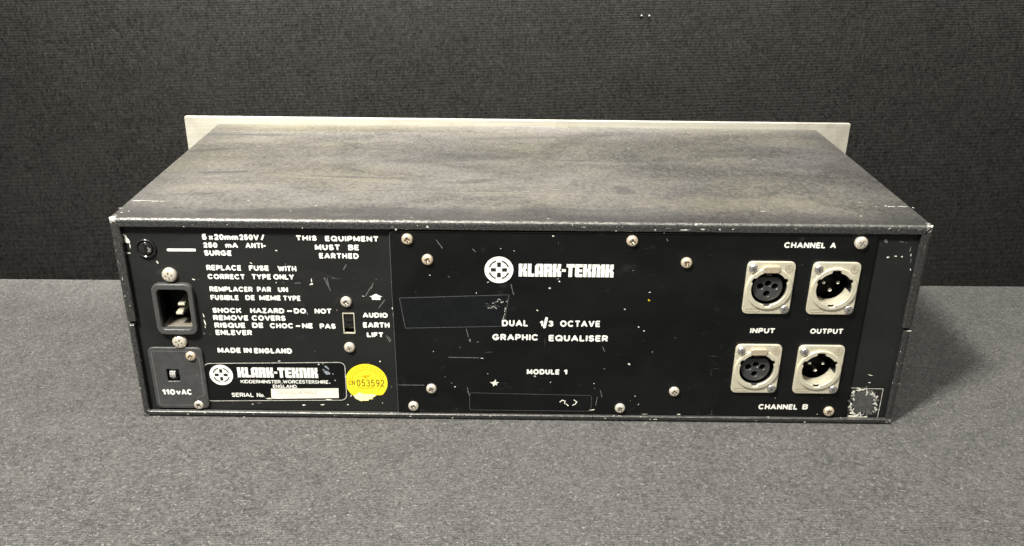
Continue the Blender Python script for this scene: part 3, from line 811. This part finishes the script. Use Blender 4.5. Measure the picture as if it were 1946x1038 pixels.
# ---- fuse holder
fx, fz = (-0.20115, 0.10500)
bm = lathe([(.0056, YC), (.0056, YC - .0008), (.0050, YC - .0014), (.0046, YC - .0014), (.0044, YC + .0006), (0, YC + .0006)], 32, None, fx, fz)
for f in bm.faces: f.smooth = True
fh = link('fuse_holder', tomesh(bm, 'fuse_holder'), root, ['gloss'])
bm = lathe([(.0040, YC + .0006), (.0040, YC - .0006), (.0034, YC - .0011), (0, YC - .0011)], 26, None, fx, fz)
for f in bm.faces: f.smooth = True
yq = YC - .0011 - .00003
ribbon(bm, [(fx, fz - .0030), (fx, fz + .0030)], .0014, yq, 1, cap=False)
poly(bm, [(fx + .0010, fz + .0012), (fx + .0030, fz - .0002), (fx + .0022, fz - .0008), (fx + .0030, fz - .0016), (fx + .0010, fz - .0020), (fx + .0014, fz - .0006)], yq - STEP, 2)
poly(bm, [(fx - .0006, fz + .0032), (fx + .0010, fz + .0030), (fx + .0006, fz + .0024)], yq - STEP, 2)
link('fuse_cap', tomesh(bm, 'fuse_cap'), fh, ['gloss', 'black', 'chrome'])

# ---- mains inlet
ix, iz, iw, ih = INL
YI = YC - .0030
outer = rquad([(ix - iw, iz - ih), (ix + iw, iz - ih), (ix + iw, iz + ih), (ix - iw, iz + ih)], .0048)
ow, oh = iw - .0027, ih - .0033
inner = rquad([(ix - ow, iz - oh), (ix + ow, iz - oh), (ix + ow, iz + oh), (ix - ow, iz + oh)], .0026)
inlet = plate('mains_inlet', outer, [inner], YI, YC + .0008, root, ['plastic'], .0005)
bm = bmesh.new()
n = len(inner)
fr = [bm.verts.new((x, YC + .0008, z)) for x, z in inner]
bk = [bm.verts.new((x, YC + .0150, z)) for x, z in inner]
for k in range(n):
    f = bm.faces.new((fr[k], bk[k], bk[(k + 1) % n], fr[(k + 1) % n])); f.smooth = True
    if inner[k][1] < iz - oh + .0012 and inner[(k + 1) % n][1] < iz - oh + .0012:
        f.material_index = 1  # floor of the well: its reflected light painted as a beige tone
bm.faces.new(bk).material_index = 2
link('socket_well', tomesh(bm, 'socket_well'), inlet, ['gloss', 'litfloor', 'black'])
bm = bmesh.new()
box(bm, -.0018, 0, -.0007, .0018, .015, .0007)
bmesh.ops.bevel(bm, geom=[e for e in bm.edges if all(v.co.y < 1e-6 for v in e.verts)], offset=.0004, segments=2, affect='EDGES')
pm = tomesh(bm, 'contact_pin'); pm.materials.append(M['nickel'])
for dx, dz in ((.0027, .0015), (.0009, -.0040)):
    q = bpy.data.objects.new('contact_pin', pm); C.objects.link(q); q.parent = inlet
    q.location = (ix + dx, YC + .0008, iz + dz)
bm = bmesh.new()
box(bm, ix - .0030, YC + .010, iz + oh - .0034, ix + .0006, YC + .011, iz + oh - .0018)
link('latch_clip', tomesh(bm, 'latch_clip'), inlet, ['chrome'])

# ---- voltage selector
sx_, sz_, sw_, sh_ = SEL
slot = rrect((-0.20043, 0.02380)[0], (-0.20043, 0.02380)[1], (-0.19352, 0.03151)[0], (-0.19352, 0.03151)[1], .0004)
sel = plate('voltage_selector', rquad([(sx_ - sw_, sz_ - sh_), (sx_ + sw_, sz_ - sh_), (sx_ + sw_, sz_ + sh_), (sx_ - sw_, sz_ + sh_)], .0038), [slot], YC - .0016, YC, root, ['plastic2'], .0005)
# raised rim, its highlight painted as a paler line, stepping round the lower screw
rw, rh = sw_ - .0021, sh_ - .0022
bm = bmesh.new()
pts = rquad([(sx_ - rw, sz_ + rh), (sx_ - rw, sz_ - rh), (sx_ + rw - .0052, sz_ - rh), (sx_ + rw - .0040, sz_ - rh + .0052), (sx_ + rw, sz_ - rh + .0066), (sx_ + rw, sz_ + rh - .005), (sx_ + rw - .005, sz_ + rh)], .0012, 3)
ribbon(bm, pts, .0005, YC - .0016 - .0001, 0, True)
link('rim_line', tomesh(bm, 'rim_line'), sel, ['rimshine'])
cx_, cz_ = (-0.19704, 0.02763)
bm = bmesh.new()
nn = 22
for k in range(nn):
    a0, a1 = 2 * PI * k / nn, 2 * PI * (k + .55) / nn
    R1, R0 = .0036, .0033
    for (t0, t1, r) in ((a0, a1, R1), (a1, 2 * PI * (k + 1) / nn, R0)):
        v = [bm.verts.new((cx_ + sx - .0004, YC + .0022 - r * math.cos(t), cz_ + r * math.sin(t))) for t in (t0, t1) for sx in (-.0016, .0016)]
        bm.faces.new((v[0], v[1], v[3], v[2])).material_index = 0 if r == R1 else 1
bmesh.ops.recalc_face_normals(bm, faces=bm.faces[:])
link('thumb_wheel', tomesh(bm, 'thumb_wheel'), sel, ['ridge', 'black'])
lettering('voltage_text', sel, [("110", -0.20477, 0.01492, -0.19741, 0.00372), ("v", -0.19686, 0.01500, -0.19420, 0.00372), ("AC", -0.19390, 0.01502, -0.18780, 0.00372)], YC - .0016 - .00012, weight=.28)
bm = bmesh.new()
flakes(bm, [(*p, w, h, a) for p, w, h, a in (((-0.18358, 0.02776), .0012, .001, 0), ((-0.18125, 0.02259), .0014, .001, -.4), ((-0.18355, 0.02569), .0006, .0006, 0))], YC - .0016 - .00012, 0, 14)
link('paint_scuff', tomesh(bm, 'paint_scuff'), sel, ['inkdim'])
screw((-0.18534, 0.04036), .0029, YC - .0012, 10, 'brassy')
screw((-0.18506, 0.00815), .0029, YC - .0006, 50, 'zinc')

# ---- slide switch
wx, wz, ww, wh = SWI
sw = plate('slide_switch', rrect(wx - ww, wz - wh, wx + ww, wz + wh, .0003), [rrect(wx - ww + .0005, wz - wh + .0005, wx + ww - .0005, wz + wh - .0005, .0002)], YC - .0005, YC + .0006, root, ['nickel'])
bm = bmesh.new()
box(bm, wx - ww + .0007, YC + .0040, wz - wh + .0007, wx + ww - .0007, YC + .0045, wz + wh - .0007)
link('switch_floor', tomesh(bm, 'switch_floor'), sw, ['contact'])
bm = bmesh.new()
a0, a1 = wz - wh + .0037, wz + wh - .0006
box(bm, wx - ww + .0006, YC + .0006, a0, wx + ww - .0006, YC + .0038, a1)
for k in (0.22, 0.55):
    zc = a0 + (a1 - a0) * k
    box(bm, wx - ww + .0011, YC - .0004, zc - .0006, wx + ww - .0011, YC + .0006, zc + .0004)
link('switch_slider', tomesh(bm, 'switch_slider'), sw, ['gloss'])

# ---- name plate
yn = YC - .0004
npq = [(-0.18135, 0.00996), (-0.09959, 0.01125), (-0.09920, 0.03668), (-0.17935, 0.03516)]
name_pl = plate('name_plate', rquad(npq, .0040), [], yn, YC - .00002, root, ['plate'])
bm = bmesh.new()
ribbon(bm, rquad([(-0.18107, 0.01021), (-0.09979, 0.01150), (-0.09939, 0.03644), (-0.17914, 0.03493)], .0038), .00045, yn - .00006, 0, True)
link('border_line', tomesh(bm, 'border_line'), name_pl, ['scuff'])
bm = bmesh.new()
emblem(bm, *(-0.17018, 0.02758), .00665, yn - .00010, 0, 1)
link('emblem', tomesh(bm, 'emblem'), name_pl, ['ink', 'inkblack'])
bm = bmesh.new()
w_ = ("KLARK", -0.16083, 0.02610, -0.11512, 0.00657)
blockword(bm, 'KLARK-TEKNIK', w_[1], w_[2], w_[3], w_[4], yn - .0001)
link('maker_lettering', tomesh(bm, 'maker_lettering'), name_pl, ['ink'])
lettering('address_text', name_pl, [("KIDDERMINSTER", -0.15964, 0.02225, -0.13683, 0.00222), (",", -0.13635, 0.02249, -0.13590, 0.00222), ("WORCESTERSHIRE", -0.13546, 0.02234, -0.10956, 0.00226), (",", -0.10912, 0.02258, -0.10852, 0.00223), ("ENGLAND.", -0.14153, 0.01926, -0.12736, 0.00220),
    ("SERIAL", -0.16576, 0.01313, -0.15314, 0.00278), ("No.", -0.15133, 0.01310, -0.14685, 0.00286)], yn - .0001, weight=.20)
bm = bmesh.new()
poly(bm, [(-0.14314, 0.01198), (-0.10425, 0.01298), (-0.10412, 0.01945), (-0.14278, 0.01884)], yn - .00012)
for p in ((512, 755), (507, 757), (517, 758)):
    pass
flakes(bm, [(*p, w, h, a) for p, w, h, a in (((-0.14442, 0.01225), .0040, .0008, 0), ((-0.11049, 0.01182), .0035, .0008, 0))], yn - .00012, 0, 15)
ss = link('serial_strip', tomesh(bm, 'serial_strip'), name_pl, ['strip'])
bm = bmesh.new()
w_ = ("S", -0.13855, 0.01528, -0.11660, 0.00253)
word(bm, 'SN36047652', w_[1], w_[2], w_[3], w_[4], yn - .00018, weight=.13)
o = link('serial_text', tomesh(bm, 'serial_text'), name_pl, ['pencil'])
bm = bmesh.new()
flakes(bm, [(*p, w, h, a) for p, w, h, a in (((-0.10983, 0.02949), .0042, .0026, -.6), ((-0.10959, 0.03293), .0035, .0012, -.8), ((-0.11178, 0.03154), .0012, .0012, 0), ((-0.10658, 0.02884), .0006, .001, 0))], yn - .0001, 0, 16)
flakes(bm, [(*p, w, h, a) for p, w, h, a in (((-0.11421, 0.03494), .001, .0007, 0), ((-0.11179, 0.03547), .0006, .0005, 0), ((-0.13636, 0.03694), .0016, .0005, 0), ((-0.10567, 0.02470), .0006, .0006, 0), ((-0.13975, 0.03571), .0007, .0006, 0), ((-0.13230, 0.03579), .0007, .0005, 0))], yn - .0001, 1, 17)
link('worn_patch', tomesh(bm, 'worn_patch'), name_pl, ['bluegrey', 'chip'])

# ---- yellow inspection sticker with a torn lower edge
bm = bmesh.new()
ys = YC - .00016
scx, scz = (-0.08786, 0.02330)
sr = ((-0.07591, 0.02324)[0] - (-0.10000, 0.02301)[0]) / 2
ring = []
for k in range(60):
    t = math.radians(-42 + 270 * k / 59)
    ring.append((scx + sr * math.cos(t), scz + sr * math.sin(t)))
tear = [(-0.09143, 0.01058), (-0.09049, 0.01102), (-0.08746, 0.01094), (-0.08679, 0.01197), (-0.08451, 0.01206), (-0.08508, 0.01280), (-0.08336, 0.01388), (-0.08255, 0.01495), (-0.08059, 0.01472)]
poly(bm, ring + tear, ys, 0)
poly(bm, [(-0.09577, 0.01429), (-0.09467, 0.01236), (-0.09172, 0.01083), (-0.09048, 0.01116), (-0.08760, 0.01111), (-0.08679, 0.01211), (-0.08465, 0.01228), (-0.08522, 0.01298), (-0.08366, 0.01391), (-0.08269, 0.01505), (-0.08539, 0.01559), (-0.08904, 0.01541), (-0.09230, 0.01658)], ys - .00004, 1)
st = link('inspection_sticker', tomesh(bm, 'inspection_sticker'), root, ['yellow', 'paper'])
bm = bmesh.new()
ribbon(bm, [(scx + sr * .70 * math.cos(math.radians(t)), scz + sr * .70 * math.sin(math.radians(t))) for t in range(-35, 226, 6)], .00035, ys - .00004, 0)
for a in range(20, 165, 9):
    t = math.radians(a)
    ribbon(bm, [(scx + sr * .78 * math.cos(t), scz + sr * .78 * math.sin(t)), (scx + sr * .90 * math.cos(t + .03), scz + sr * .90 * math.sin(t + .03))], .0004, ys - .00004 - STEP * (a % 2), 0)
ribbon(bm, [(-0.09333, 0.01973), (-0.08882, 0.01949), (-0.08336, 0.01989)], .0006, ys - .00004, 0)
poly(bm, [(-0.09170, 0.02725), (-0.08896, 0.02797), (-0.08536, 0.02793), (-0.08479, 0.02732), (-0.08720, 0.02709), (-0.08788, 0.02573), (-0.08877, 0.02590), (-0.08931, 0.02707)], ys - .00004, 0)
link('sticker_seal', tomesh(bm, 'sticker_seal'), st, ['yellowd'])
bm = bmesh.new()
w_ = ("C", -0.09871, 0.02149, -0.09453, 0.00306); word(bm, 'CN', w_[1] + .0006, w_[2], w_[3], w_[4], ys - .00008, weight=.13, gap=.16)
w_ = ("0", -0.09346, 0.02069, -0.07771, 0.00449); word(bm, '053592', w_[1], w_[2], w_[3], w_[4], ys - .00008, weight=.115, gap=.24)
link('sticker_number', tomesh(bm, 'sticker_number'), st, ['brownink'])

# ---- module plate
mo = [(-0.07030, 0.00373), (0.18972, 0.00108), (0.18945, 0.11742), (-0.07087, 0.11696)]
zt = H - .0048
mo = [(mo[0][0], bz(0) + .0038), (mo[1][0], bz(.15) + .0040), (mo[2][0], mo[2][1]), (mo[3][0], mo[3][1])]
me = plate_mesh(rquad(mo, .0022), hole_x, YP, YC - .00002, .0003)
bm = bmesh.new(); bm.from_mesh(me)
yb = YP - .00008
flakes(bm, [(*p, w, h, a) for p, w, h, a in (
    ((0.01964, 0.08991), .0018, .0014, -.5), ((0.02040, 0.08835), .0014, .0012, 0), ((0.01615, 0.11480), .0016, .0012, -.3), ((0.01922, 0.11077), .0008, .0008, 0), ((0.07515, 0.11706), .0014, .0006, 0),
    ((0.07701, 0.11318), .0007, .0024, .4), ((0.07007, 0.08240), .0018, .0006, .3), ((-0.03953, 0.09055), .0016, .0006, -.6), ((-0.04975, 0.09138), .0014, .0005, -.5), ((-0.02476, 0.08097), .0005, .0012, -.4), ((-0.05776, 0.08095), .0005, .001, 0),
    ((-0.02840, 0.05174), .0016, .0026, .4), ((-0.02399, 0.05079), .0018, .0008, .3), ((-0.03403, 0.04735), .0006, .0014, .3), ((-0.04900, 0.04452), .0006, .001, 0), ((-0.02164, 0.04040), .0024, .0007, 0), ((-0.03703, 0.02171), .0014, .0008, .6), ((-0.03910, 0.02413), .0014, .001, 0),
    ((-0.01836, 0.03054), .0006, .0007, 0), ((-0.04264, 0.02825), .0016, .0006, .5), ((-0.02983, 0.01828), .0008, .0016, 0), ((0.06877, 0.05269), .0006, .0006, 0), ((0.06538, 0.06108), .0014, .001, -.2), ((0.06863, 0.05865), .0014, .0008, 0), ((0.08631, 0.05452), .0006, .001, -.3),
    ((0.07434, 0.04538), .0006, .0006, 0), ((0.06166, 0.03747), .0014, .0022, 1.0), ((0.04781, 0.03426), .0014, .001, .3), ((0.04246, 0.02455), .001, .0007, 0), ((0.04277, 0.02142), .0009, .0013, 0), ((0.01744, 0.02518), .0005, .0014, -.4), ((0.06401, 0.01335), .0008, .0008, 0), ((0.06875, 0.01091), .0008, .0008, 0),
    ((0.06654, 0.01637), .001, .001, 0), ((0.04212, 0.00692), .004, .0010, .2), ((0.07288, 0.00433), .005, .0005, 0), ((0.09282, 0.00434), .003, .0008, 0), ((0.00882, 0.07076), .0014, .0009, -.3), ((-0.00441, 0.10599), .0006, .0006, 0), ((0.15860, 0.06674), .0006, .0006, 0), ((0.14750, 0.01590), .0008, .0006, 0), ((0.17456, 0.01632), .0012, .0005, 0), ((0.17350, 0.00526), .0007, .0007, 0),
    ((-0.07068, 0.08711), .0008, .001, 0), ((-0.07092, 0.07125), .0006, .002, 0), ((-0.07065, 0.06739), .0007, .003, 0), ((0.05999, 0.09530), .0014, .0007, 0))], yb, 1, 21, 0.35, 2, 0.72)
# a star-shaped chip
cxs, czs = (-0.01444, 0.02419)
poly(bm, [(cxs + r * math.cos(math.radians(a)), czs + r * math.sin(math.radians(a))) for a, r in ((75, .0028), (50, .0012), (15, .0026), (-20, .0012), (-40, .0020), (-75, .0010), (-110, .0024), (-150, .0012), (165, .0028), (130, .0011), (105, .0014))], yb, 1)
for a, b2 in (((-0.04589, 0.11190), (-0.04263, 0.10711)), ((-0.06950, 0.02262), (-0.05477, 0.02259)), ((-0.04063, 0.04090), (-0.02342, 0.04073)), ((0.04631, 0.02005), (0.04747, 0.01549)), ((0.04473, 0.01546), (0.04409, 0.01014)), ((-0.03011, 0.02108), (-0.02864, 0.01478)), ((0.04600, 0.04846), (0.04735, 0.04546)), ((-0.02662, 0.10697), (-0.02495, 0.10517)), ((-0.00586, 0.08652), (-0.00435, 0.08022)), ((-0.03039, 0.05899), (-0.02926, 0.05405))):
    ribbon(bm, [a, b2], .0004, yb - 5 * STEP, 2)
yk, ck = (0.06985, 0.07763)
flakes(bm, [(yk, ck, .0012, .0012, 0)], yb - 5 * STEP, 3, 22)
module = link('module_plate', tomesh(bm, 'module_plate'), root, ['plate', 'chip', 'inkdim', 'yellowd'])
yw = YP - .00014
# worn edge line of the plate
bm = bmesh.new()
ribbon(bm, [(-0.07020, 0.00480), (-0.07027, 0.03348), (-0.07072, 0.07955), (-0.07069, 0.11463)] , .0003, yw + .00008, 0)
ribbon(bm, [(-0.07069, 0.11463), (-0.07001, 0.11613), (-0.06833, 0.11657), (0.02977, 0.11670), (0.18655, 0.11715), (0.18864, 0.11646)], .00022, yw + .00007, 0)
link('edge_wear', tomesh(bm, 'edge_wear'), module, ['faint'])
bm = bmesh.new()
emblem(bm, *(-0.01244, 0.09490), .0078, yw, 0, 1)
link('emblem', tomesh(bm, 'emblem'), module, ['ink', 'inkblack'])
bm = bmesh.new()
w_ = ("K", -0.00176, 0.09111, 0.04956, 0.00755)
blockword(bm, 'KLARK-TEKNIK', w_[1], w_[2], w_[3], w_[4], yw)
link('maker_lettering', tomesh(bm, 'maker_lettering'), module, ['ink'])
lettering('model_text', module, [("DUAL", -0.01061, 0.06085, 0.00394, 0.00401), ("1", 0.01034, 0.06093, 0.01227, 0.00359), ("/", 0.01225, 0.05967, 0.01485, 0.00711), ("3", 0.01514, 0.06091, 0.01797, 0.00366), ("OCTAVE", 0.02169, 0.06083, 0.04396, 0.00395),
    ("GRAPHIC", -0.01587, 0.05205, 0.00992, 0.00397), ("EQUALISER", 0.01558, 0.05172, 0.04869, 0.00398)], yw, gap=.16, weight=.27)
lettering('module_text', module, [("MODULE", 0.00380, 0.03029, 0.02244, 0.00343), ("1", 0.02478, 0.03033, 0.02681, 0.00343)], yw, weight=.30, gap=.12)
for nm, ws in (('channel_text', [("CHANNEL", 0.13978, 0.10922, 0.16195, 0.00341), ("A", 0.16445, 0.10932, 0.16758, 0.00338)]), ('socket_text', [("INPUT", 0.12771, 0.05787, 0.14161, 0.00326)]),
               ('socket_text', [("OUTPUT", 0.16126, 0.05786, 0.17976, 0.00326)]), ('channel_text', [("CHANNEL", 0.13855, 0.00821, 0.16133, 0.00363), ("B", 0.16409, 0.00840, 0.16731, 0.00356)])):
    lettering(nm, module, ws, yw, weight=.27, gap=.11)
# clear tape and the empty engraved label frame
bm = bmesh.new()
tq = [(-0.06419, 0.05911), (-0.00965, 0.06083), (-0.00682, 0.08013), (-0.06677, 0.07759)]
poly(bm, tq, yw + .00004, 0)
ribbon(bm, tq, .00035, yw, 1, True)
g = random.Random(5)
for k in range(14):
    u, v = g.random(), g.random()
    a = Vector((-0.01814, 0.07435)).lerp(Vector((-0.00722, 0.07924)), u) + Vector((0, -0.003 * v))
    ribbon(bm, [a, a + Vector((g.uniform(-.0012, .0012), g.uniform(-.0008, .0008))), a + Vector((g.uniform(-.003, .003), g.uniform(-.0016, .0010)))], .0003, yw - STEP * (k + 2), 1 if k % 2 else 2)
for k in range(6):
    a = Vector((-0.00859, 0.07220)).lerp(Vector((-0.00969, 0.06605)), k / 5)
    ribbon(bm, [a, a + Vector((g.uniform(-.0006, .0006), g.uniform(-.0010, .0010)))], .0004, yw - STEP * (k + 2), 2)
link('clear_tape', tomesh(bm, 'clear_tape'), module, ['tape', 'faint', 'scuff'])
bm = bmesh.new()
ribbon(bm, rquad([(-0.02900, 0.00626), (0.04140, 0.00602), (0.04149, 0.01656), (-0.02862, 0.01784)], .0016), .00028, yw + .00004, 0, True)
for pts in ([(1064, 765), (1068, 760), (1075, 762), (1073, 768)], [(1076, 768), (1080, 771)], [(1090, 762), (1095, 764), (1092, 769), (1087, 770)]):
    pass
for a in ([(0.02330, 0.01208), (0.02448, 0.01333), (0.02632, 0.01282), (0.02608, 0.01104)], [(0.02700, 0.01070), (0.02826, 0.00964)], [(0.03146, 0.01357), (0.03303, 0.01217), (0.03218, 0.01074), (0.03069, 0.01002)]):
    ribbon(bm, a, .0006, yw, 1)
link('label_frame', tomesh(bm, 'label_frame'), module, ['faint', 'chip'])

# ---- torn glue left by a square label, lower right
bm = bmesh.new()
yr = YC - .0002
ribbon(bm, [(0.19088, 0.02219), (0.19512, 0.02230), (0.20099, 0.02183), (0.20952, 0.02181), (0.20974, 0.01218), (0.20964, 0.00247)], .0004, yr, 1)
poly(bm, [(0.19117, 0.02227), (0.20887, 0.02208), (0.20902, 0.00246), (0.19186, 0.00339)], yr + .00008, 2)
g = random.Random(9)
cen = Vector((0.19993, 0.01208))
LOOP = [(0.19609, 0.02196), (0.19286, 0.01947), (0.19235, 0.01522), (0.19311, 0.00880), (0.19396, 0.00557), (0.19686, 0.00488), (0.20080, 0.00528), (0.20561, 0.00604), (0.20744, 0.00786), (0.20619, 0.01143), (0.20647, 0.01499), (0.20462, 0.01852), (0.20133, 0.01990), (0.19956, 0.02129)]
poly(bm, [(cen + (Vector(q) - cen) * 0.86)[:] for q in LOOP], yr + .00004, 4)
loop = [(0.19609, 0.02196), (0.19286, 0.01947), (0.19235, 0.01522), (0.19311, 0.00880), (0.19396, 0.00557), (0.19686, 0.00488), (0.20080, 0.00528), (0.20561, 0.00604), (0.20744, 0.00786), (0.20619, 0.01143), (0.20647, 0.01499), (0.20462, 0.01852), (0.20133, 0.01990), (0.19956, 0.02129)]
for i, p in enumerate(loop):
    p = Vector(p)
    for k in range(7):
        q = p.lerp(Vector(loop[(i + 1) % len(loop)]), k / 7) + Vector((g.uniform(-.0010, .0010), g.uniform(-.0010, .0010)))
        d = Vector((g.uniform(-.0016, .0016), g.uniform(-.0012, .0016)))
        ribbon(bm, [q, q + d * .6 + Vector((.0003, -.0003)), q + d], g.uniform(.0004, .0012), yr - STEP * (i * 7 + k + 1), (0, 1, 5, 5)[g.randrange(4)])
for k in range(16):
    q = Vector((0.19056, 0.00374)).lerp(Vector((0.20878, 0.00210)), g.random()) + Vector((0, g.uniform(-.0006, .0006)))
    ribbon(bm, [q, q + Vector((g.uniform(.001, .003), g.uniform(-.0003, .0003)))], g.uniform(.0003, .0007), yr - STEP * (120 + k), 3)
link('label_residue', tomesh(bm, 'label_residue'), root, ['chip', 'scuff', 'inkblack', 'strip', 'faint', 'inkdim'])

# ---- connectors
def ring_hole(cx, cz, r, notches, n=96):
    out = []
    for k in range(n):
        a = 360.0 * k / n
        rr = r
        for (c, half, rn) in notches:
            if abs((a - c + 180) % 360 - 180) <= half:
                rr = rn
        t = math.radians(a)
        out.append((cx + rr * math.cos(t), cz + rr * math.sin(t)))
    return out

def connector(cx, cz, female):
    fw, fhh = .01305, .0156
    yf = YP - .0016
    nt = [(152, 7, .0109), (28, 7, .0109), (270, 8, .0109)]
    if not female:
        nt = nt + [(90, 13, .0112)]
    base = plate('input_socket' if female else 'output_plug', rquad([(cx - fw, cz - fhh), (cx + fw, cz - fhh), (cx + fw, cz + fhh), (cx - fw, cz + fhh)], .0034),
                 [circle(cx, cz, .0114, 48)], yf, YP - .00002, root, ['nickel'], .0004)
    # raised collar
    plate('collar', circle(cx, cz, .0124, 56), [ring_hole(cx, cz, .0098, nt)], yf - .0010, yf + .0007, base, ['nickel'], .00025)
    # barrel behind it
    bm = bmesh.new()
    n = 40
    rr = .0113
    depth = .016
    a = [bm.verts.new((cx + rr * math.cos(2 * PI * k / n), yf + .0006, cz + rr * math.sin(2 * PI * k / n))) for k in range(n)]
    b = [bm.verts.new((cx + (rr - .0008) * math.cos(2 * PI * k / n), yf + depth, cz + (rr - .0008) * math.sin(2 * PI * k / n))) for k in range(n)]
    for k in range(n):
        f = bm.faces.new((a[k], b[k], b[(k + 1) % n], a[(k + 1) % n])); f.smooth = True
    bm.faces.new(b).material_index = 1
    link('barrel', tomesh(bm, 'barrel'), base, ['plastic2' if female else 'insert', 'black'])
    if female:
        r = .0083
        zc = cz - .0006
        out = []
        for k in range(48):
            t = 2 * PI * k / 48
            out.append((cx + r * math.cos(t), min(zc + r * math.sin(t), zc + r * .74)))
        d = [o for i, o in enumerate(out)]
        holes = [circle(cx + hx, zc + hz, .00185, 18) for hx, hz in ((-.0040, .0006), (.0040, .0006), (-.0001, -.0038), (.0001, .0023))]
        plate('insert', d, holes, YP + .0006, YP + .011, base, ['insert'], .0004)
        # sculpted web round the holes
        bm = bmesh.new()
        for i, (hx, hz) in enumerate(((-.0040, .0006), (.0040, .0006), (-.0001, -.0038), (.0001, .0023))):
            bm2 = lathe([(.00185, YP + .0008), (.0021, YP + .00045), (.0025, YP + .0006)], 20, None, cx + hx, zc + hz)
            tmp = bpy.data.meshes.new('t'); bm2.to_mesh(tmp); bm2.free(); bm.from_mesh(tmp); bpy.data.meshes.remove(tmp)
        for f in bm.faces: f.smooth = True
        link('contact_rim', tomesh(bm, 'contact_rim'), base, ['insert'])
        # release tab
        plate('release_tab', rquad([(cx - .0046, cz + .0093), (cx + .0046, cz + .0093), (cx + .0050, cz + .0134), (cx - .0050, cz + .0134)], .0018), [], yf - .0015, yf + .0004, base, ['latch'], .0005)
        plate('key_rib', [(cx - .0016, cz + .0062), (cx + .0016, cz + .0062), (cx + .0010, cz + .0088), (cx - .0010, cz + .0088)], [], YP + .0012, YP + .006, base, ['insert'])
    else:
        for hx, hz in ((-.0040, .0016), (.0040, .0016), (0, -.0030)):
            bm = lathe([(.0012, YP + .0140), (.0012, YP + .0042), (.0009, YP + .0034), (0, YP + .0030)], 16, None, cx + hx, cz + hz)
            for f in bm.faces: f.smooth = True
            link('contact_pin', tomesh(bm, 'contact_pin'), base, ['chrome'])
        # pale lower crescent added for the lit inner wall of the cup
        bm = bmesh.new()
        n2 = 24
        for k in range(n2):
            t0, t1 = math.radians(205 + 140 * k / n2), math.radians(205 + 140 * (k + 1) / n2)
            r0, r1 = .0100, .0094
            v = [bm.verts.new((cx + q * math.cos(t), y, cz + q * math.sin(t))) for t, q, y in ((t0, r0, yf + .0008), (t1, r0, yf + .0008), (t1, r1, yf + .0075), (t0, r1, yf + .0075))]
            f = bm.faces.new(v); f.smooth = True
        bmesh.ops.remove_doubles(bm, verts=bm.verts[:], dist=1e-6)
        link('lit_cup_wall', tomesh(bm, 'lit_cup_wall'), base, ['nickel'])
    # moulded mark, top right, and worn raised bar, lower left
    bm = bmesh.new()
    mx, mz = cx + .0095, cz + .0117
    ribbon(bm, circle(mx, mz, .0021, 24), .00035, yf - .0002, 0, True)
    ribbon(bm, [(mx, mz - .0013), (mx, mz + .0015)], .0004, yf - .0002, 0)
    ribbon(bm, [(mx - .0014, mz - .0003), (mx, mz + .0009), (mx + .0014, mz - .0003)], .0004, yf - .0002 - STEP, 0)
    link('moulded_mark', tomesh(bm, 'moulded_mark'), base, ['latch'])
    bm = bmesh.new()
    ribbon(bm, rrect(cx - .0112, cz - .0141, cx - .0036, cz - .0124, .0008, 3), .00028, yf - .0002, 0, True)
    link('raised_bar', tomesh(bm, 'raised_bar'), base, ['latch'])
    for sx, sz, a in ((-.0098, .0118, 20), (.0098, -.0122, 65)):
        screw((cx + sx, cz + sz), .0025, yf - .00002, a, 'chrome', False, base, 'mounting_screw')
    return base

for (x, z), fem in zip(XLR, (True, False, True, False)):
    connector(x, z, fem)

# ---- small bright staple in the backdrop
bm = bmesh.new()
sxw, szw = (0.10167, 0.18823)
w = .0031
for s in (-1, 1):
    bm2 = lathe([(0, 0), (.0008, .0003), (.001, .0012), (.0008, .0040)], 12)
    for v in bm2.verts:
        v.co = (v.co.x + sxw + s * w, v.co.y + .2988, v.co.z + szw)
    t = bpy.data.meshes.new('t'); bm2.to_mesh(t); bm2.free(); bm.from_mesh(t); bpy.data.meshes.remove(t)
box(bm, sxw - w, .3004, szw - .0004, sxw + w, .3012, szw + .0004)
o = link('staple', tomesh(bm, 'staple'), None, ['chrome'])
o['label'] = 'tiny shiny metal staple stuck in the black backdrop cloth'
o['category'] = 'staple'
